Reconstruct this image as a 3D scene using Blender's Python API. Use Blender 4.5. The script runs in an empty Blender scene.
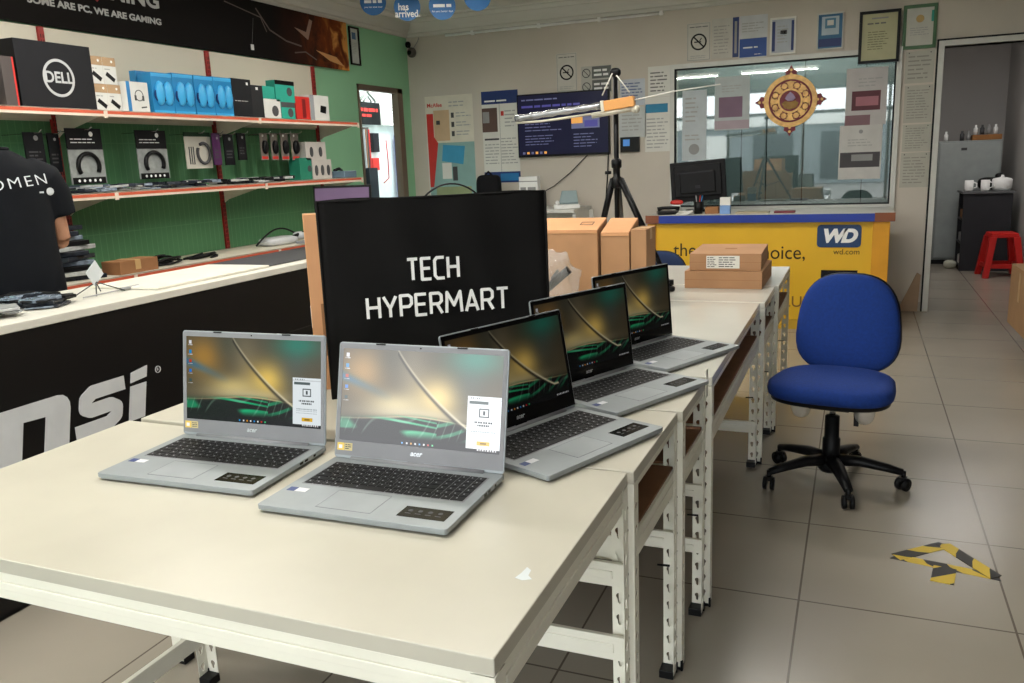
import bpy, bmesh, math, random
import numpy as np
from mathutils import Vector, Matrix, Euler
random.seed(7)
S = bpy.context.scene
COL = S.collection
PI = math.pi

# ------------------------------------------------------------------ camera
F_PX, YAW, PITCH, ROLL, CAMZ = 836.40, -0.394190, 0.212780, -0.0402015, 1.42
fwd = Vector((math.sin(YAW)*math.cos(PITCH), math.cos(YAW)*math.cos(PITCH), -math.sin(PITCH)))
r0 = Vector((math.cos(YAW), -math.sin(YAW), 0)); u0 = r0.cross(fwd)
RT = r0*math.cos(ROLL) + u0*math.sin(ROLL); UP = -r0*math.sin(ROLL) + u0*math.cos(ROLL)
cam = bpy.data.cameras.new('camera'); co = bpy.data.objects.new('camera', cam); COL.objects.link(co)
cam.sensor_width = 36; cam.lens = F_PX/1024*36; cam.clip_start = .05; cam.clip_end = 200
co.matrix_world = Matrix(((RT.x, UP.x, -fwd.x, 0), (RT.y, UP.y, -fwd.y, 0), (RT.z, UP.z, -fwd.z, CAMZ), (0, 0, 0, 1)))
S.camera = co
# ------------------------------------------------------------------ world, daylight, exposure
w = bpy.data.worlds.new('World'); S.world = w; w.use_nodes = True
bg = w.node_tree.nodes['Background']; bg.inputs[0].default_value = (.94, .97, 1, 1); bg.inputs[1].default_value = 6.6
S.view_settings.view_transform = 'Standard'; S.view_settings.look = 'None'
S.view_settings.gamma = 1; S.view_settings.use_curve_mapping = False
S.view_settings.exposure = -0.14
S.cycles.use_denoising = True
S.cycles.max_bounces = 8; S.cycles.diffuse_bounces = 4; S.cycles.glossy_bounces = 4
S.cycles.transparent_max_bounces = 12; S.cycles.sample_clamp_indirect = 6
def area(name, loc, rot, sx, sy, watt, colr=(1, 1, 1), portal=False):
    l = bpy.data.lights.new(name, 'AREA'); l.shape = 'RECTANGLE'; l.size = sx; l.size_y = sy; l.energy = watt; l.color = colr
    o = bpy.data.objects.new(name, l); COL.objects.link(o); o.location = loc; o.rotation_euler = rot
    if portal: l.cycles.is_portal = True
    return o
FRONT_Y = -2.6
area('daylight_portal', (-1.2, FRONT_Y+.02, 1.33), (-PI/2, 0, 0), 5.8, 2.65, 1, portal=True)
FILL_W = 27
FILL_LAMPS = [(-2.9, .9), (-1.3, .9), (-2.9, 3.1), (-1.3, 3.1), (-2.6, 5.3), (-.6, 5.6)]  # added unseen lamps, kept left so the tables' right sides stay dark

# ------------------------------------------------------------------ points on the planes of the room, read from the photo
def ray(x, y): return fwd*F_PX + RT*(x-512) - UP*(y-341.5)
def onz(x, y, z): d = ray(x, y); t = (z-CAMZ)/d.z; return Vector((d.x*t, d.y*t, z))
def ony(x, y, Y): d = ray(x, y); t = Y/d.y; return Vector((d.x*t, Y, CAMZ+d.z*t))
def onx(x, y, X): d = ray(x, y); t = X/d.x; return Vector((X, d.y*t, CAMZ+d.z*t))

# ------------------------------------------------------------------ materials
def lin(c): return tuple(((v/255)/12.92 if v/255 <= .04045 else ((v/255+.055)/1.055)**2.4) for v in c)
MATS = {}
def P(name, c, rough=.5, metal=0, noise=None, bump=None, emit=0, alpha=1, trans=0, spec=.5, coat=0):
    if name in MATS: return MATS[name]
    m = bpy.data.materials.new(name); m.use_nodes = True; nt = m.node_tree; b = nt.nodes['Principled BSDF']
    c4 = (*lin(c), 1)
    if max(c) < 60 and spec == .5: spec = .22
    b.inputs['Base Color'].default_value = c4; b.inputs['Roughness'].default_value = rough
    b.inputs['Metallic'].default_value = metal; b.inputs['Specular IOR Level'].default_value = spec
    b.inputs['Alpha'].default_value = alpha; b.inputs['Transmission Weight'].default_value = trans
    b.inputs['Coat Weight'].default_value = coat
    if emit: b.inputs['Emission Color'].default_value = c4; b.inputs['Emission Strength'].default_value = emit
    noise = noise or (9, .06)
    tc = nt.nodes.new('ShaderNodeTexCoord'); n = nt.nodes.new('ShaderNodeTexNoise'); n.inputs['Scale'].default_value = noise[0]
    n.inputs['Detail'].default_value = 5
    nt.links.new(tc.outputs['Object'], n.inputs['Vector'])
    r = nt.nodes.new('ShaderNodeValToRGB'); k = noise[1]
    r.color_ramp.elements[0].position = .3; r.color_ramp.elements[1].position = .7
    r.color_ramp.elements[0].color = tuple(max(0, v*(1-k)) for v in c4[:3])+(1,)
    r.color_ramp.elements[1].color = tuple(min(1, v*(1+k)) for v in c4[:3])+(1,)
    nt.links.new(n.outputs['Fac'], r.inputs['Fac']); nt.links.new(r.outputs['Color'], b.inputs['Base Color'])
    if bump:
        n2 = nt.nodes.new('ShaderNodeTexNoise'); n2.inputs['Scale'].default_value = bump[0]; n2.inputs['Detail'].default_value = 4
        nt.links.new(tc.outputs['Object'], n2.inputs['Vector'])
        bp = nt.nodes.new('ShaderNodeBump'); bp.inputs['Strength'].default_value = bump[1]; bp.inputs['Distance'].default_value = .01
        nt.links.new(n2.outputs['Fac'], bp.inputs['Height']); nt.links.new(bp.outputs['Normal'], b.inputs['Normal'])
    MATS[name] = m; return m
def grid_mat(name, c1, c2, w_, h_, mortar, off=(0, 0), axes='xy', rough=.3, noise=(3, .08), spec=.5, rn=0):
    m = bpy.data.materials.new(name); m.use_nodes = True; nt = m.node_tree; b = nt.nodes['Principled BSDF']
    N = nt.nodes.new; L = nt.links.new
    g = N('ShaderNodeNewGeometry'); s = N('ShaderNodeSeparateXYZ'); L(g.outputs['Position'], s.inputs[0])
    c = N('ShaderNodeCombineXYZ'); ax = {'x': 0, 'y': 1, 'z': 2}
    for i in (0, 1):
        a = N('ShaderNodeMath'); a.operation = 'ADD'; a.inputs[1].default_value = 1000*(w_, h_)[i] - off[i]
        L(s.outputs[ax[axes[i]]], a.inputs[0]); L(a.outputs[0], c.inputs[i])
    br = N('ShaderNodeTexBrick'); br.offset = 0; br.squash = 1
    br.inputs['Scale'].default_value = 1; br.inputs['Brick Width'].default_value = w_; br.inputs['Row Height'].default_value = h_
    br.inputs['Mortar Size'].default_value = mortar; br.inputs['Mortar Smooth'].default_value = .1
    L(c.outputs[0], br.inputs['Vector'])
    n = N('ShaderNodeTexNoise'); n.inputs['Scale'].default_value = noise[0]; n.inputs['Detail'].default_value = 6; L(g.outputs['Position'], n.inputs['Vector'])
    r = N('ShaderNodeValToRGB'); r.color_ramp.elements[0].position = .3; r.color_ramp.elements[1].position = .7
    r.color_ramp.elements[0].color = (*[v*(1-noise[1]) for v in lin(c1)], 1); r.color_ramp.elements[1].color = (*[min(1, v*(1+noise[1])) for v in lin(c1)], 1)
    L(n.outputs['Fac'], r.inputs['Fac'])
    L(r.outputs['Color'], br.inputs['Color1']); L(r.outputs['Color'], br.inputs['Color2']); br.inputs['Mortar'].default_value = (*lin(c2), 1)
    L(br.outputs['Color'], b.inputs['Base Color']); b.inputs['Roughness'].default_value = rough; b.inputs['Specular IOR Level'].default_value = spec
    if rn:
        mr = N('ShaderNodeMapRange'); mr.inputs[3].default_value = rough-rn; mr.inputs[4].default_value = rough+rn
        L(n.outputs['Fac'], mr.inputs[0]); L(mr.outputs[0], b.inputs['Roughness'])
    MATS[name] = m; return m
white = P('white_paint', (236, 234, 226), .5); black = P('black_plastic', (14, 14, 15), .4)
cream_metal = P('cream_powder_coat', (236, 233, 218), .38, noise=(6, .04))
cream_top = P('cream_laminate', (194, 189, 174), .30, noise=(4, .05), spec=.45)
slotd = P('slot_dark', (50, 44, 38), .7); mdf = P('brown_hardboard', (122, 82, 52), .75, noise=(14, .12))
card = P('cardboard', (172, 130, 94), .85, noise=(7, .08)); card_d = P('cardboard_dark', (150, 104, 66), .85)
card_l = P('cardboard_light', (206, 152, 108), .85); tape = P('parcel_tape', (196, 160, 110), .3)
paper = P('paper_white', (228, 227, 220), .8, noise=(5, .03)); ink = P('ink', (70, 70, 72), .8); inkl = P('ink_grey', (150, 150, 150), .8)
silver = P('laptop_silver', (150, 156, 159), .42, .35, noise=(30, .03)); silver_d = P('laptop_bezel_grey', (128, 128, 132), .5, .1)
blk = P('black_gloss', (8, 8, 9), .18); keyb = P('key_black', (20, 20, 22), .5); chrome = P('chrome', (190, 190, 190), .25, .9)
red = P('red_paint', (150, 30, 26), .45); orange_l = P('shelf_edge_white', (232, 214, 196), .5); orng = P('orange_strip', (206, 92, 62), .5)
teal = P('teal_card', (42, 160, 140), .5); blueb = P('blue_card', (38, 120, 180), .45); wht = P('bright_white', (244, 244, 242), .6)
yellow = P('yellow_paint', (226, 178, 32), .5, noise=(2, .05)); navy = P('navy_ink', (24, 50, 110), .5)
plast = P('clear_plastic', (225, 228, 228), .15, alpha=.24, spec=.8, bump=(22, .5)); redb = P('red_card', (200, 44, 36), .45)
navy_gr = P('dark_fabric', (24, 42, 78), .9)

# ------------------------------------------------------------------ mesh helper
class MB:
    def __init__(s, mat=None): s.bm = bmesh.new(); s.mats = []; s.cur = mat; s.T = Matrix.Identity(4)
    def mi(s, m):
        m = m or s.cur
        if m not in s.mats: s.mats.append(m)
        return s.mats.index(m)
    def _f(s, vs, fs, m, smooth=False):
        k = s.mi(m); bv = [s.bm.verts.new(s.T @ Vector(v)) for v in vs]
        for f in fs:
            try: fc = s.bm.faces.new([bv[i] for i in f]); fc.material_index = k; fc.smooth = smooth
            except ValueError: pass
        return bv
    def box(s, a, b, m=None, M=None, taper=None):
        x0, y0, z0 = a; x1, y1, z1 = b
        vs = [(x0, y0, z0), (x1, y0, z0), (x1, y1, z0), (x0, y1, z0), (x0, y0, z1), (x1, y0, z1), (x1, y1, z1), (x0, y1, z1)]
        if M: vs = [M @ Vector(v) for v in vs]
        s._f(vs, [(0, 3, 2, 1), (4, 5, 6, 7), (0, 1, 5, 4), (1, 2, 6, 5), (2, 3, 7, 6), (3, 0, 4, 7)], m); return s
    def cbox(s, c, d, m=None, rz=0, R=None):
        M = Matrix.Translation(c) @ (R.to_4x4() if R else Matrix.Rotation(rz, 4, 'Z'))
        return s.box([-v/2 for v in d], [v/2 for v in d], m, M)
    def prism(s, poly, w0, w1, m=None, M=None, smooth=False):   # poly in xy, extruded in z
        n = len(poly); vs = [(p[0], p[1], w0) for p in poly]+[(p[0], p[1], w1) for p in poly]
        if M: vs = [M @ Vector(v) for v in vs]
        s._f(vs, [tuple(range(n))[::-1], tuple(range(n, 2*n))]+[(i, (i+1) % n, n+(i+1) % n, n+i) for i in range(n)], m, smooth); return s
    def tube(s, pts, r, m=None, n=10, cap=True, smooth=True, flat=1):
        pts = [Vector(p) for p in pts]; rs = r if isinstance(r, (list, tuple)) else [r]*len(pts)
        rings = []; up = None
        for i, p in enumerate(pts):
            d = (pts[min(i+1, len(pts)-1)]-pts[max(i-1, 0)])
            if d.length < 1e-9: d = Vector((0, 0, 1))
            d.normalize()
            if up is None: up = Vector((0, 0, 1)) if abs(d.z) < .9 else Vector((1, 0, 0))
            a = d.cross(up).normalized(); up = a.cross(d).normalized()
            rings.append([p+(a*math.cos(2*PI*k/n)+up*flat*math.sin(2*PI*k/n))*rs[i] for k in range(n)])
        vs = [v for rg in rings for v in rg]
        fs = [(i*n+k, i*n+(k+1) % n, (i+1)*n+(k+1) % n, (i+1)*n+k) for i in range(len(pts)-1) for k in range(n)]
        if cap: fs += [tuple(range(n))[::-1], tuple((len(pts)-1)*n+k for k in range(n))]
        s._f(vs, fs, m, smooth); return s
    def lathe(s, prof, m=None, n=24, c=(0, 0, 0), M=None, smooth=True):
        vs = [(c[0]+r*math.cos(2*PI*k/n), c[1]+r*math.sin(2*PI*k/n), c[2]+z) for r, z in prof for k in range(n)]
        if M: vs = [M @ Vector(v) for v in vs]
        fs = [(i*n+k, i*n+(k+1) % n, (i+1)*n+(k+1) % n, (i+1)*n+k) for i in range(len(prof)-1) for k in range(n)]
        if prof[0][0] > 1e-5: fs.append(tuple(range(n))[::-1])
        if prof[-1][0] > 1e-5: fs.append(tuple((len(prof)-1)*n+k for k in range(n)))
        s._f(vs, fs, m, smooth); return s
    def superell(s, a, b, c, e1=.5, e2=.6, m=None, M=None, nu=40, nv=14, tap=0, bend=0):
        sg = lambda v, e: math.copysign(abs(v)**e, v)
        vs = []
        for i in range(nv+1):
            ph = -PI/2+PI*i/nv
            for k in range(nu):
                th = 2*PI*k/nu
                x = a*sg(math.cos(ph), e1)*sg(math.cos(th), e2); y = b*sg(math.cos(ph), e1)*sg(math.sin(th), e2); z = c*sg(math.sin(ph), e1)
                x *= 1+tap*y/b; z += bend*((x/a)**2)
                vs.append(Vector((x, y, z)))
        if M: vs = [M @ v for v in vs]
        fs = [(i*nu+k, i*nu+(k+1) % nu, (i+1)*nu+(k+1) % nu, (i+1)*nu+k) for i in range(nv) for k in range(nu)]
        s._f(vs, fs, m, True); return s
    def ring(s, R, r_, w0, w1, m=None, c=(0, 0), n=32, M=None):
        vs = []
        for (rr, z) in ((R, w0), (R, w1), (r_, w1), (r_, w0)):
            vs += [(c[0]+rr*math.cos(2*PI*k/n), c[1]+rr*math.sin(2*PI*k/n), z) for k in range(n)]
        if M: vs = [M @ Vector(v) for v in vs]
        fs = [(j*n+k, j*n+(k+1) % n, ((j+1) % 4)*n+(k+1) % n, ((j+1) % 4)*n+k) for j in range(4) for k in range(n)]
        s._f(vs, fs, m); return s
    def disc(s, R, w0, w1, m=None, c=(0, 0), n=32, M=None):
        return s.prism([(c[0]+R*math.cos(2*PI*k/n), c[1]+R*math.sin(2*PI*k/n)) for k in range(n)], w0, w1, m, M)
    def stroke(s, pts, wd, w0, w1, m=None, rnd=True, M=None):
        for i in range(len(pts)-1):
            w1 -= 3e-5; a = Vector(pts[i]); b = Vector(pts[i+1]); d = (b-a)
            if d.length < 1e-7: continue
            d.normalize(); n = Vector((-d.y, d.x))*wd/2
            s.prism([tuple(a+n*-1), tuple(b-n), tuple(b+n), tuple(a+n)], w0, w1, m, M)
        if rnd:
            for p in pts[1:-1]: w1 -= 3e-5; s.disc(wd/2, w0, w1, m, p, 12, M)
        return s
    def words(s, u0, v0, u1, v1, n, m=None, w0=.0006, w1=.0009, fill=.42, ragged=.35):   # rows of small print
        hgt = (v1-v0)/n
        for i in range(n):
            v = v1-hgt*(i+1)+hgt*.3; u = u0; end = u1-(u1-u0)*ragged*random.random()
            while u < end-1e-6:
                l = min(end-u, hgt*random.uniform(.8, 3)); s.box((u, v, w0), (u+l, v+hgt*fill, w1), m); u += l+hgt*.35
        return s
    def obj(s, name, parent=None, bevel=0, seg=2, mods=None, hollow=False):
        me = bpy.data.meshes.new(name)
        bmesh.ops.recalc_face_normals(s.bm, faces=s.bm.faces[:]); s.bm.to_mesh(me); s.bm.free()
        for m in s.mats: me.materials.append(m)
        o = bpy.data.objects.new(name, me); COL.objects.link(o)
        if parent: o.parent = parent
        if bevel:
            b = o.modifiers.new('bevel', 'BEVEL'); b.width = bevel; b.segments = seg; b.limit_method = 'ANGLE'; b.harden_normals = False
        return o
def tag(o, label=None, cat=None, group=None, kind=None):
    if label: o['label'] = label
    if cat: o['category'] = cat
    if group: o['group'] = group
    if kind: o['kind'] = kind
    return o
def thing(name, label, cat, loc=(0, 0, 0), rz=0, group=None, M=None):
    o = bpy.data.objects.new(name, None); COL.objects.link(o); o.empty_display_size = .05
    if M is not None: o.matrix_world = M
    else: o.location = loc; o.rotation_euler = (0, 0, rz)
    return tag(o, label, cat, group)
def frame(o, right, up):
    r = Vector(right).normalized(); u = Vector(up).normalized(); n = r.cross(u)
    return Matrix(((r.x, u.x, n.x, o[0]), (r.y, u.y, n.y, o[1]), (r.z, u.z, n.z, o[2]), (0, 0, 0, 1)))
def struct(name, mb, bevel=0): return tag(mb.obj(name, None, bevel), kind='structure')
def lettering(name, txt, size, mat, parent, loc=(0, 0, 0), rot=None, depth=.001, bold=0, shear=0, sx=1, align='CENTER', space=1, rz=0):
    cu = bpy.data.curves.new(name, 'FONT'); cu.body = txt; cu.size = size; cu.extrude = depth; cu.offset = bold; cu.shear = shear
    cu.align_x = align; cu.align_y = 'CENTER'; cu.space_character = space
    t = bpy.data.objects.new(name+'_c', cu); COL.objects.link(t)
    me = bpy.data.meshes.new_from_object(t.evaluated_get(bpy.context.evaluated_depsgraph_get()))
    COL.objects.unlink(t); bpy.data.objects.remove(t); bpy.data.curves.remove(cu)
    me.transform(Matrix.Translation(loc) @ (rot.to_4x4() if rot else Matrix.Identity(4)) @ Matrix.Rotation(rz, 4, 'Z') @ Matrix.Diagonal((sx, 1, 1, 1)))
    me.materials.clear(); me.materials.append(mat); me.name = name
    o = bpy.data.objects.new(name, me); COL.objects.link(o); o.parent = parent; return o
def copy_thing(root, loc=None, rz=None, label=None):
    def cp(o, par):
        c = o.copy(); COL.objects.link(c)
        if par: c.parent = par
        for ch in list(o.children): cp(ch, c)
        return c
    r = cp(root, None)
    if loc is not None: r.location = loc
    if rz is not None: r.rotation_euler = (0, 0, rz)
    if label: r['label'] = label
    return r

# =================================================================== THE ROOM
YB, XL, XR, ZC = 7.976, -4.356, 3.3, 2.86; KZ_TOP = .965
wall_m = P('wall_offwhite', (206, 198, 186), .85, noise=(1.6, .05), bump=(60, .05))
green_m = P('wall_green', (150, 206, 164), .8, noise=(1.5, .05))
floor_m = grid_mat('floor_tiles', (156, 148, 135), (100, 91, 80), .61, .605, .0035, (-.12, 2.606), 'xy', .24, (1.3, .07), .5, .06)
struct('floor', MB(floor_m).box((XL-.3, FRONT_Y-.2, -.1), (XR+.3, 12.6, 0)))
ceil_m = P('ceiling_white', (214, 212, 204), .85, noise=(1, .03))
struct('ceiling', MB(ceil_m).box((XL-.3, FRONT_Y-.2, ZC), (XR+.3, YB+.2, ZC+.1)))
# back wall with the inner window and the doorway on the right
WX0, WX1, WZ0, WZ1 = -1.60, .25, .93, 2.175     # window opening
DX0, DX1, DZ = .60, 1.75, 2.19
mb = MB(wall_m)
mb.box((XL-.2, YB, 0), (WX0, YB+.16, ZC)); mb.box((WX0, YB, WZ1), (WX1, YB+.16, ZC)); mb.box((WX0, YB, 0), (WX1, YB+.16, WZ0))
mb.box((WX1, YB, 0), (DX0, YB+.16, ZC)); mb.box((DX0, YB, DZ), (DX1, YB+.16, ZC)); mb.box((DX1, YB, 0), (XR+.2, YB+.16, ZC))
struct('wall_back', mb)
LY0, LY1, LZ = 6.965, 7.80, 2.175               # doorway in the green wall
mb = MB(green_m)
mb.box((XL-.05, FRONT_Y-.2, 0), (XL, LY0, ZC)); mb.box((XL-.05, LY1, 0), (XL, YB, ZC)); mb.box((XL-.05, LY0, LZ), (XL, LY1, ZC))
struct('wall_left', mb)
struct('wall_right', MB(P('wall_right_bounce_cut', (112, 108, 102), .85)).box((XR, FRONT_Y-.2, 0), (XR+.16, YB+.16, ZC)))  # unseen wall, coloured dark to cut bounce light on the tables' right sides
mb = MB(wall_m); mb.box((XL, FRONT_Y-.16, 2.65), (XR, FRONT_Y, ZC)); mb.box((XL, FRONT_Y-.16, 0), (-4.1, FRONT_Y, 2.65)); mb.box((1.7, FRONT_Y-.16, 0), (XR, FRONT_Y, 2.65))  # unseen; right part closed to keep daylight off the tables' right sides
struct('wall_front', mb)
# shop front glazing behind the camera (seen only as reflections)
sf = P('shopfront_frame', (160, 160, 158), .4, .5)
mb = MB(sf)
for x in (-4.08, -2.6, -1.1, .5, 1.66): mb.box((x-.03, FRONT_Y-.12, 0), (x+.03, FRONT_Y-.05, 2.65))
for z in (.03, 2.15, 2.62): mb.box((-4.1, FRONT_Y-.12, z-.03), (1.7, FRONT_Y-.05, z+.03))
struct('window_2', mb)
struct('ground_outside', MB(P('asphalt', (120, 118, 114), .9)).box((-30, -30, -.12), (30, FRONT_Y-.2, -.02)))
mb = MB(P('facade_grey', (130, 138, 140), .8)); mb.box((-16, -22, 0), (10, -21.5, 2.9)); fw = P('facade_white', (236, 236, 230), .7); fd = P('facade_dark', (60, 66, 70), .4)
for i in range(9): mb.box((-15+2.7*i, -21.5, .2), (-13.4+2.7*i, -21.45, 2.1), fd if i % 3 else fw)
mb.box((-16, -21.5, 2.4), (10, -21.35, 2.8), fw)
struct('building_outside', mb)
# cornice
mb = MB(ceil_m)
cp_ = [(0, 2.685), (.028, 2.688), (.032, 2.715), (.06, 2.722), (.075, 2.75), (.13, 2.80), (.15, 2.803), (.165, 2.835), (.20, 2.84), (.20, ZC), (0, ZC)]
mb.prism(cp_, 0, XR-XL, None, Matrix(((0, 0, 1, XL), (-1, 0, 0, YB), (0, 1, 0, 0), (0, 0, 0, 1)))); mb.prism(cp_, 0, YB-FRONT_Y, None, Matrix(((1, 0, 0, XL), (0, 0, 1, FRONT_Y), (0, 1, 0, 0), (0, 0, 0, 1))))
struct('trim_1', mb)
mb = MB(wht); mb.tube([(-3.9, YB-.016, 2.672), (-1.7, YB-.016, 2.668)], .013, n=8)
for x in (-3.6, -2.9, -2.3, -1.72): mb.box((x-.015, YB-.034, 2.652), (x+.015, YB, 2.69))
tag(mb.obj('cable_conduit'), 'thin white cable conduit clipped under the ceiling cornice on the back wall', 'conduit')
mb = MB(P('baseboard', (176, 168, 154), .6)); mb.box((XL, YB-.012, 0), (DX0-.05, YB, .08)); struct('baseboard_back', mb)
# inner window: frame, glass, dim room of panels behind
fr = P('white_aluminium', (214, 214, 208), .4); gasket = P('gasket', (30, 34, 36), .6)
t = .04
mb = MB(fr); mb.box((WX0-t, YB-.03, WZ0-t), (WX1+t, YB+.02, WZ0)); mb.box((WX0-t, YB-.03, WZ1), (WX1+t, YB+.02, WZ1+t))
mb.box((WX0-t, YB-.03, WZ0), (WX0, YB+.02, WZ1)); mb.box((WX1, YB-.03, WZ0), (WX1+t, YB+.02, WZ1))
for a, b in (((WX0, YB-.02, WZ0), (WX1, YB+.005, WZ0+.012)), ((WX0, YB-.02, WZ1-.012), (WX1, YB+.005, WZ1)), ((WX0, YB-.02, WZ0), (WX0+.012, YB+.005, WZ1)), ((WX1-.012, YB-.02, WZ0), (WX1, YB+.005, WZ1))):
    mb.box(a, b, gasket)
for x in (-1.0, -.78, -.47, .02): mb.box((x-.004, YB+.02, WZ0), (x+.004, YB+.026, 1.9 if x < -.5 else WZ1), gasket)
struct('window_1', mb)
def glass_mat(name, tint, mixf, rough=.02):
    m = bpy.data.materials.new(name); m.use_nodes = True; nt = m.node_tree; N = nt.nodes.new; L = nt.links.new
    nt.nodes.remove(nt.nodes['Principled BSDF']); out = nt.nodes['Material Output']
    t_ = N('ShaderNodeBsdfTransparent'); t_.inputs[0].default_value = (*lin(tint), 1); g = N('ShaderNodeBsdfGlossy'); g.inputs['Roughness'].default_value = rough
    tc = N('ShaderNodeTexCoord'); nz = N('ShaderNodeTexNoise'); nz.inputs['Scale'].default_value = 1.2; L(tc.outputs['Object'], nz.inputs[0])
    mr = N('ShaderNodeMapRange'); mr.inputs[3].default_value = mixf*.9; mr.inputs[4].default_value = mixf*1.1; L(nz.outputs[0], mr.inputs[0])
    mx = N('ShaderNodeMixShader'); L(mr.outputs[0], mx.inputs[0]); L(t_.outputs[0], mx.inputs[1]); L(g.outputs[0], mx.inputs[2]); L(mx.outputs[0], out.inputs[0]); MATS[name] = m; return m
pane = MB(glass_mat('tinted_glass', (214, 224, 222), .16)).box((WX0, YB+.008, WZ0), (WX1, YB+.014, WZ1))
struct('window_3', pane)
tealp = P('teal_partition', (138, 150, 150), .6, noise=(1.2, .05))
mb = MB(tealp); mb.box((WX0-.3, YB+1.1, 0), (WX1+.25, YB+1.15, 2.8)); mb.box((WX0-.35, YB+.16, 0), (WX0-.3, YB+1.15, 2.8)); mb.box((WX1+.25, YB+.16, 0), (WX1+.3, YB+1.15, 2.8))
mb.box((WX0-.35, YB+.16, 2.8), (WX1+.3, YB+1.15, 2.84)); struct('wall_inner_room', mb)
area('inner_room_light', (-.7, YB+.55, 2.75), (0, 0, 0), 1.4, .3, 27, (1, 1, 1))
# back room beyond the doorway
grey_w = P('backroom_wall', (184, 181, 178), .85, noise=(1, .05))
mb = MB(grey_w); mb.box((.42, 12.3, 0), (2.2, 12.45, ZC)); mb.box((1.66, YB+.16, 0), (1.8, 12.3, ZC)); mb.box((.42, YB+.16, 0), (.56, 12.3, ZC)); mb.box((.42, YB+.16, ZC-.06), (1.8, 12.45, ZC)); struct('wall_back_room', mb)
area('backroom_light', (1.1, 9.6, 2.72), (0, 0, 0), .9, .25, 22, (1, .97, .93))
mb = MB(fr); t = .045
mb.box((DX0-t, YB-.025, 0), (DX0, YB+.17, DZ+t)); mb.box((DX0, YB-.025, DZ), (DX1, YB+.17, DZ+t)); mb.box((DX1, YB-.025, 0), (DX1+t, YB+.17, DZ+t))
mb.box((DX0-t-.012, YB-.03, 0), (DX0-t, YB, DZ+t+.012), gasket); mb.box((DX0-t-.012, YB-.03, DZ+t), (DX1, YB, DZ+t+.012), gasket)
struct('door_1', mb, .003)
# doorway in green wall: brown frame, bright workshop beyond
bfr = P('brown_aluminium', (120, 104, 88), .45, .3)
mb = MB(bfr); t = .05
mb.box((XL-.06, LY0, LZ-t), (XL+.015, LY1, LZ)); mb.box((XL-.06, LY0, 0), (XL+.015, LY0+.025, LZ)); mb.box((XL-.06, LY1-.10, 0), (XL+.015, LY1, LZ)); struct('door_2', mb, .003)
mb = MB(P('workshop_wall', (222, 230, 228), .8)); mb.box((-5.78, 6.0, 0), (-5.70, 13.6, 2.8)); mb.box((-5.78, 13.5, 0), (XL-.16, 13.6, 2.8)); mb.box((-5.78, 6.0, 0), (XL-.05, 6.1, 2.8)); mb.box((-5.78, 6.0, 2.8), (XL-.05, 13.6, 2.86)); mb.box((-5.78, 6.0, -.1), (XL-.3, 13.6, 0)); mb.box((XL-.2, YB+.17, 0), (XL-.14, 13.5, 2.8)); mb.box((XL-.2, YB, 0), (XL-.05, YB+.2, 2.8))
struct('wall_workshop', mb)
area('workshop_light', (XL-.75, 9.2, 2.7), (0, 0, 0), .9, 2.4, 75, (.95, 1, 1))

# added ceiling lamps and up-lights, out of view, to fill the room with light
for i, (x, y) in enumerate(FILL_LAMPS):
    if i == 0:
        fill_lamp0 = thing('fill_lamp', 'long white fluorescent ceiling lamp, added out of view to light the display tables', 'ceiling lamp', (x, y, ZC), group='added ceiling lamps out of view above the shop')
        MB(white).box((-.65, -.03, -.15), (.65, .03, -.11)).box((-.4, -.01, -.12), (-.38, .01, 0)).box((.38, -.01, -.12), (.4, .01, 0)).obj('housing', fill_lamp0, .004); lo = fill_lamp0
    else: lo = copy_thing(fill_lamp0, (x, y, ZC))
    L_ = area('fill_light', (x, y, ZC-.17), (0, 0, 0), 1.2, .12, FILL_W, (1, .97, .91)); area('fill_uplight', (x, y, ZC-.16), (PI, 0, 0), 1.2, .12, FILL_W*.4, (1, .97, .91))

# =================================================================== RACK TABLES
def hole_sheet(name, wd, hgt, mat, z_first=.04, pitch=.052):      # pierced steel strip with keyhole slots, in xz plane
    cu = bpy.data.curves.new('c', 'CURVE'); cu.dimensions = '2D'; cu.fill_mode = 'BOTH'; cu.extrude = .0009
    def sp(pts):
        s = cu.splines.new('POLY'); s.points.add(len(pts)-1)
        for p, q in zip(s.points, pts): p.co = (q[0], q[1], 0, 1)
        s.use_cyclic_u = True
    sp([(0, 0), (wd, 0), (wd, hgt), (0, hgt)])
    z = z_first; cxm = wd*.55
    while z < hgt-.03:
        pts = []
        for k in range(11):
            a = -PI*.3+PI*1.6*k/10; pts.append((cxm+.0078*math.cos(a), z+.0078*math.sin(a)))
        pts += [(cxm-.0034, z-.015), (cxm, z-.018), (cxm+.0034, z-.015)]
        sp(pts); z += pitch
    o = bpy.data.objects.new('c', cu); COL.objects.link(o)
    me = bpy.data.meshes.new_from_object(o.evaluated_get(bpy.context.evaluated_depsgraph_get()))
    COL.objects.unlink(o); bpy.data.objects.remove(o); bpy.data.curves.remove(cu)
    return me
_leg = {}
def leg_mesh(sx, sy, hgt):       # angle post: corner at origin, flanges run along -sx and -sy
    key = (sx, sy, round(hgt, 3))
    if key in _leg: return _leg[key]
    bm = bmesh.new(); fl = hole_sheet('f', .036, hgt, cream_metal)
    A = fl.copy(); A.transform(Matrix(((-sx, 0, 0, 0), (0, 0, 1, 0), (0, 1, 0, 0), (0, 0, 0, 1)))); bm.from_mesh(A)
    B = fl.copy(); B.transform(Matrix(((0, 0, 1, 0), (-sy, 0, 0, 0), (0, 1, 0, 0), (0, 0, 0, 1)))); bm.from_mesh(B)
    bmesh.ops.recalc_face_normals(bm, faces=bm.faces[:])
    me = bpy.data.meshes.new('leg'); bm.to_mesh(me); bm.free(); me.materials.clear(); me.materials.append(cream_metal)
    for p in me.polygons: p.material_index = 0
    _leg[key] = me; return me
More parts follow.
